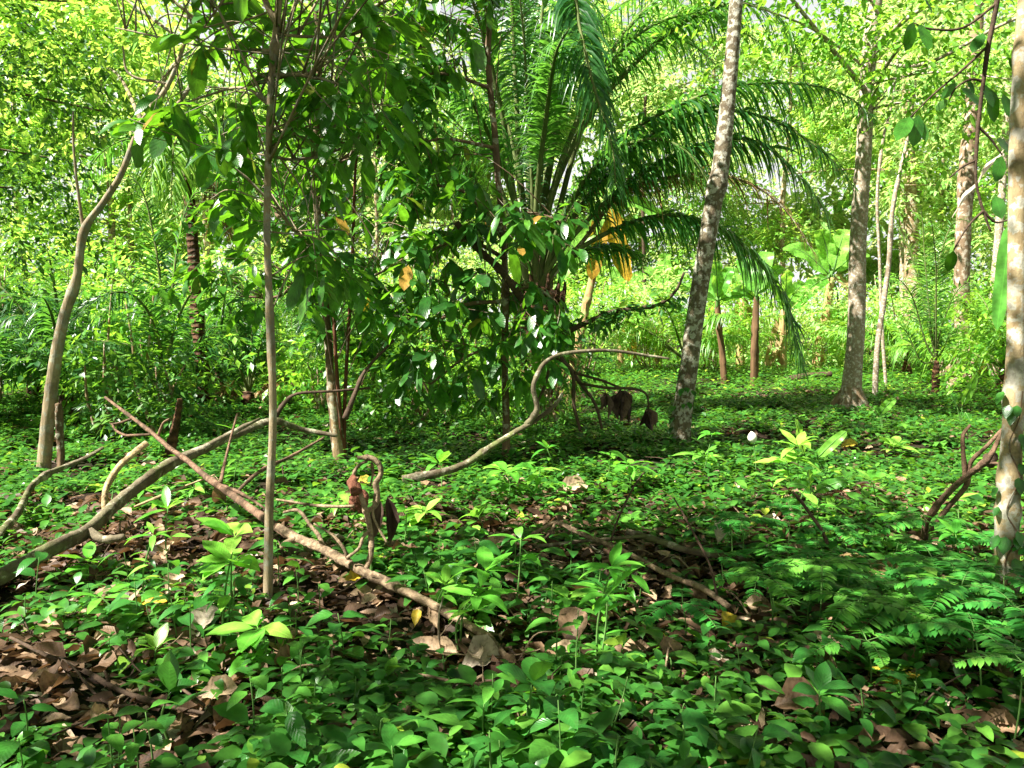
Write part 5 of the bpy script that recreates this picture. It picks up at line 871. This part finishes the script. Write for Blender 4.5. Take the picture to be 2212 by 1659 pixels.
# ------------------------------------------------------------------ bananas
def banana(main, rs, lv, label, stem='pseudostem', group=None):
    t = Tree('banana_plant', label, stem, main, rs, cat='banana plant', part='pseudostem', rough=.08, knots=2, sides=14); Y = t.Y; tp = t.P[-1]
    for l in lv:
        (u0, v0, u1, v1, wr, mt, tn) = l; u1 += .45 * (u1 - u0); v1 += .35 * (v1 - v0); wr *= .78; p0, p1 = at(u0, v0, Y + rng.normal(0, .15)), at(u1, v1, Y + rng.normal(0, .4)); L_ = np.linalg.norm(p1 - p0)
        g = Geo(); tube(g, [tp - [0, 0, .2], (tp + p0) / 2 + [0, 0, .1], p0], [.05, .03], 7, 4, .03); g.build('leaf_stalk', M['stemgreen'], t.r)
        bd = .05 if p1[2] < p0[2] - .7 * L_ else .35
        big_leaf(t.r, p0, p1 - p0 + [0, 0, bd * L_], L_, wr, mt, tn, bd, nn=(rng.normal(0, .4), -.9, .6), label='yellowed hanging dead leaf' if mt == 'bananay' else None)
    return t
banana([(1232, 838), (1250, 740), (1275, 620), (1295, 520), (1310, 440)], [11, 9, 8, 8, 7], [(1318, 440, 1345, 560, .4, 'bananay', .6), (1300, 450, 1285, 560, .35, 'bananay', .3), (1320, 430, 1420, 480, .3, 'banana', .7), (1305, 430, 1240, 400, .3, 'banana', .6), (1315, 430, 1380, 340, .25, 'banana', .8), (1310, 440, 1240, 560, .28, 'banana', .9)], 'banana plant with large yellow dead leaves behind the palm in the centre')
banana([(1765, 795), (1772, 740), (1785, 680), (1795, 600)], [12, 11, 9, 7], [(1810, 640, 1812, 785, .38, 'banana', .9), (1800, 590, 1830, 470, .3, 'banana', 1), (1795, 600, 1700, 520, .32, 'banana', .7), (1800, 590, 1870, 540, .3, 'banana', .9), (1790, 600, 1740, 650, .3, 'banana', .4), (1795, 590, 1770, 470, .28, 'banana', .9), (1800, 590, 1845, 640, .3, 'drypalm', .9)], 'banana plant with brown sheathed stem and one big hanging leaf left of grey trunk')
banana([(1566, 828), (1560, 760), (1552, 700), (1550, 650)], [8, 7, 6, 5], [(1550, 650, 1520, 570, .3, 'banana', .5), (1550, 650, 1580, 560, .3, 'banana', .4), (1550, 650, 1500, 640, .3, 'banana', .6), (1552, 650, 1610, 640, .3, 'banana', .5), (1550, 650, 1545, 540, .26, 'banana', .7)], 'young banana with a thin dark bent stem right of the mottled trunk', 'pseudodark')
banana([(1629, 832), (1630, 760), (1632, 700), (1634, 640)], [9, 8, 7, 6], [(1634, 640, 1600, 540, .3, 'banana', .5), (1634, 640, 1690, 560, .3, 'banana', .6), (1634, 640, 1660, 520, .26, 'banana', .7), (1634, 650, 1590, 620, .3, 'banana', .5)], 'banana with a dark straight stem under the low palm frond', 'pseudodark')
banana([(1598, 800), (1600, 740), (1605, 680), (1602, 630)], [8, 10, 9, 7], [(1602, 640, 1570, 560, .3, 'banana', .9), (1602, 640, 1640, 590, .32, 'banana', 1), (1602, 640, 1590, 720, .3, 'drypalm', .9), (1602, 640, 1625, 700, .25, 'drypalm', .7)], 'sunlit banana stem hung with dry sheaths between two dark stems')
banana([(1420, 800), (1425, 720), (1430, 640)], [10, 9, 7], [(1430, 640, 1470, 560, .32, 'banana', 1), (1430, 640, 1390, 560, .32, 'banana', .9), (1430, 640, 1500, 620, .3, 'banana', .8), (1430, 640, 1440, 520, .28, 'banana', .9), (1430, 640, 1380, 640, .3, 'banana', .9), (1432, 640, 1470, 720, .3, 'banana', .9)], 'pale green banana clump behind the mottled trunk at left')
banana([(1340, 800), (1342, 720), (1345, 640)], [8, 8, 6], [(1345, 640, 1320, 560, .3, 'banana', .9), (1345, 640, 1390, 580, .3, 'banana', 1), (1345, 640, 1300, 620, .3, 'banana', .9), (1345, 640, 1360, 740, .28, 'bananay', .2)], 'banana with a short brown leaf behind the thin leafy branch')
banana([(1690, 805), (1690, 740), (1695, 670)], [11, 10, 8], [(1695, 670, 1660, 590, .3, 'banana', 1), (1695, 670, 1740, 600, .3, 'banana', .8), (1695, 670, 1700, 560, .28, 'banana', .9), (1695, 670, 1670, 760, .26, 'drypalm', .8), (1695, 670, 1720, 750, .28, 'banana', .9)], 'low banana clump behind the hanging palm frond tip')
banana([(2135, 812), (2138, 760), (2140, 720)], [12, 11, 8], [(2140, 720, 2100, 640, .3, 'banana', .9), (2140, 720, 2180, 650, .3, 'banana', 1), (2140, 720, 2120, 790, .28, 'bananay', .1), (2140, 720, 2150, 620, .28, 'banana', .9)], 'banana with a dry brown skirt beside the far buttressed trunk')
banana([(770, 830), (772, 770), (775, 700)], [10, 9, 7], [(775, 700, 740, 610, .3, 'banana', .8), (775, 700, 820, 620, .3, 'bananay', .8), (775, 700, 790, 590, .28, 'banana', .9), (775, 700, 720, 690, .3, 'banana', .7), (775, 700, 830, 700, .3, 'banana', .9)], 'banana with a yellowing leaf behind the reddish stems')
banana([(940, 815), (938, 760), (935, 690)], [10, 9, 7], [(935, 690, 900, 610, .3, 'banana', .9), (935, 690, 980, 620, .3, 'banana', .9), (935, 690, 950, 590, .28, 'banana', 1), (935, 690, 880, 700, .3, 'banana', .9)], 'banana half hidden behind the centre tree leaves')
g = Geo(); tube(g, path([(1310, 806, 26), (1400, 803, 26), (1500, 804, 26)]), rpx([5, 6, 5], 26), 10, 6, .06); tag(g.build('far_log', M['log_yellow'], None, at(1310, 806, 26)), 'pale log lying on the bright floor far behind the centre', 'log')
g = Geo(); tube(g, path([(1700, 820, 21), (1745, 812, 21), (1795, 810, 21)]), rpx([6, 8, 8], 21), 10, 6, .08); tag(g.build('far_log', M['twig_dark'], None, at(1700, 820, 21)), 'short dark log lying on the floor left of the grey trunk', 'log')

# ------------------------------------------------------------------ background shrubs and trees
def shrub(bu, Y, w_, h_, mat, LL, n, label, mu=.5, T=T_OV2, m=8):
    x = (bu - 1106) / FPX * Y; b = on_ground(np.array([x, Y, 0])); r = thing('shrub', b, label, 'shrub')
    g = Geo()
    for q in range(6):
        e = b + [rng.normal(0, w_ * .4), rng.normal(0, w_ * .3), h_ * rng.uniform(.5, .95)]; tube(g, [b + [rng.normal(0, .1), rng.normal(0, .1), -.05], (b + e) / 2 + rng.normal(0, .1, 3), e], [.03, .012], 6, 5, .05)
    g.build('stem', M['bark_tan'], r); g = Geo()
    for q in range(7):
        c = b + [rng.normal(0, w_ * .45), rng.normal(0, w_ * .35), h_ * rng.uniform(.15, .9)]; cloud(g, [(c, (w_ * .45, w_ * .4, h_ * .22), n // 5)], LL, .42, T, m, LL * 4.2, mu)
    g.build('foliage', M[mat], r)
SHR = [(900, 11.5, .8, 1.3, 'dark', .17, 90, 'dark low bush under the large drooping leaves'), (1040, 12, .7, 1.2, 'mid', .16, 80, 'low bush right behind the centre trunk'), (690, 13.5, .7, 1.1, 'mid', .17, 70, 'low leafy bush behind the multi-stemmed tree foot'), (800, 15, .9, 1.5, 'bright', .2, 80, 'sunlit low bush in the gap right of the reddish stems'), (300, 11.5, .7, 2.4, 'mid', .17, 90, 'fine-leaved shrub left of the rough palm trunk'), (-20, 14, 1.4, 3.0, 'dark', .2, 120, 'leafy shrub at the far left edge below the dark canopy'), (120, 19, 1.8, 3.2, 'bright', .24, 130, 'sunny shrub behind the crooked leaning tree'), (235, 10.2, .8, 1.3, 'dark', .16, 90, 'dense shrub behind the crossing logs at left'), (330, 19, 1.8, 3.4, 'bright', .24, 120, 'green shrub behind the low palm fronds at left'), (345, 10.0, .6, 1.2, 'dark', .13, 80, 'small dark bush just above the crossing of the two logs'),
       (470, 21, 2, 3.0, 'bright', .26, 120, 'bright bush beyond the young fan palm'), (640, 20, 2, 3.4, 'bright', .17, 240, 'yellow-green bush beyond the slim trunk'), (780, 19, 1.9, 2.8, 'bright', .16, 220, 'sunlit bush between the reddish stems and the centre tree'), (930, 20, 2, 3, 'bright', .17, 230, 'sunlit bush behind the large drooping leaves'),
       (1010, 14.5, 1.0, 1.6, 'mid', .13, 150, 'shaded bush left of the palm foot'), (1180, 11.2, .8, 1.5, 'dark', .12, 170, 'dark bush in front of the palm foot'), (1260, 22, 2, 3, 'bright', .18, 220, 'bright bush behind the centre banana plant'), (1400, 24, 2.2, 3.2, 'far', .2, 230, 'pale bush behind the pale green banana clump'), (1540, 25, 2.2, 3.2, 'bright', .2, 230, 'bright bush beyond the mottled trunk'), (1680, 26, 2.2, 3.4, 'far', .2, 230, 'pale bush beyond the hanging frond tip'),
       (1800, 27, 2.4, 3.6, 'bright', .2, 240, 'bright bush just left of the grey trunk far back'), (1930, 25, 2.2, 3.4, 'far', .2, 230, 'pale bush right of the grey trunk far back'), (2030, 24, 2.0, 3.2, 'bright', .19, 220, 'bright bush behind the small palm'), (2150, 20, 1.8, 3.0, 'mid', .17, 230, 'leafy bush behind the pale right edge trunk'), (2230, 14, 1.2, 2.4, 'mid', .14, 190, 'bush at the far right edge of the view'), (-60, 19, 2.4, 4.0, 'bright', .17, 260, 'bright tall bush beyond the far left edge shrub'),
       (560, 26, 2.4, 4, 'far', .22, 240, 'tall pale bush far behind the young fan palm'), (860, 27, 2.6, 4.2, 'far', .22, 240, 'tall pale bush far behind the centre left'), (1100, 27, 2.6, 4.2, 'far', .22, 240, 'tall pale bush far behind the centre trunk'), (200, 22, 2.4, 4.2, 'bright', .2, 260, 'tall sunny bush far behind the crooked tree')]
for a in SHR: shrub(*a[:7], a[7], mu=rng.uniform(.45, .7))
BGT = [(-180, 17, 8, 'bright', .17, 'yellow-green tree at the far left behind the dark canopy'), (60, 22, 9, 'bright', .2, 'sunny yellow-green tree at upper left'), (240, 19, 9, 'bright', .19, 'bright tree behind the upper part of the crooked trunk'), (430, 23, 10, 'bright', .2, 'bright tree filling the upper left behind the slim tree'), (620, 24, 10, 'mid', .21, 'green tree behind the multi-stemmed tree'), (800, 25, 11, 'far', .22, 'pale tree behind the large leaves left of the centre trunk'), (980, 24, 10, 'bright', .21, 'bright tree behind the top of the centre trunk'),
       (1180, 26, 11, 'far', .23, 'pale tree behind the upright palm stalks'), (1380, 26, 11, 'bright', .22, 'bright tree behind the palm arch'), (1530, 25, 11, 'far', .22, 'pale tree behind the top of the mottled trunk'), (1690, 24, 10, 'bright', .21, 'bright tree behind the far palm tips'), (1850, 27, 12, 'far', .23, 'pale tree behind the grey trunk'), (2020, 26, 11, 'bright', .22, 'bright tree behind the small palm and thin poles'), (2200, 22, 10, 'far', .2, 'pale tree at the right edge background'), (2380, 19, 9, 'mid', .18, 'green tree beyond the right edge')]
for (bu, Y, h, mat, LL, lab) in BGT:
    Y *= 1.45; LL *= 1.35; h *= 1.3
    x = (bu - 1106) / FPX * Y; k = h / 10
    bl = [((x + rng.normal(0, 2.0), Y + rng.normal(0, 1.3), h * f), (1.5 * k, 1.4 * k, .7 * k), int(95 if bu > 150 else 55)) for f in (.3, .38, .46, .54, .62, .7, .78, .86, .94, 1.02, 1.1)]; LL *= rng.choice([.9, 1.2, 1.6, 2.0])
    big_tree('background_tree', lab, (x, Y), h * 1.05, 'bark_tan', bl, mat, LL, .42, T_OV2, 8, .85, rng.uniform(.45, .65), .12)
# far wood as one mass
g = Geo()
for n, x0, x1, y0, y1, hh in ((9000, -52, 52, 42, 58, 18), (3000, -52, -32, -20, 44, 20), (3000, 30, 52, -20, 44, 22), (4200, -40, 44, -26, -12, 19)):  # side and rear bands are unseen, added to block low sky light
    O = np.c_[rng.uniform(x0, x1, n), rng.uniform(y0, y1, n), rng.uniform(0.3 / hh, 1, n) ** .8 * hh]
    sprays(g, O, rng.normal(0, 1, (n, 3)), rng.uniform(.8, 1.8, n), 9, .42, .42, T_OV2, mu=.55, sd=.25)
tag(g.build('far_wood', M['far']), 'pale far-off wood closing the view behind the clearing, with unseen light-blocking bands beside and behind the camera', 'wood', kind='stuff')
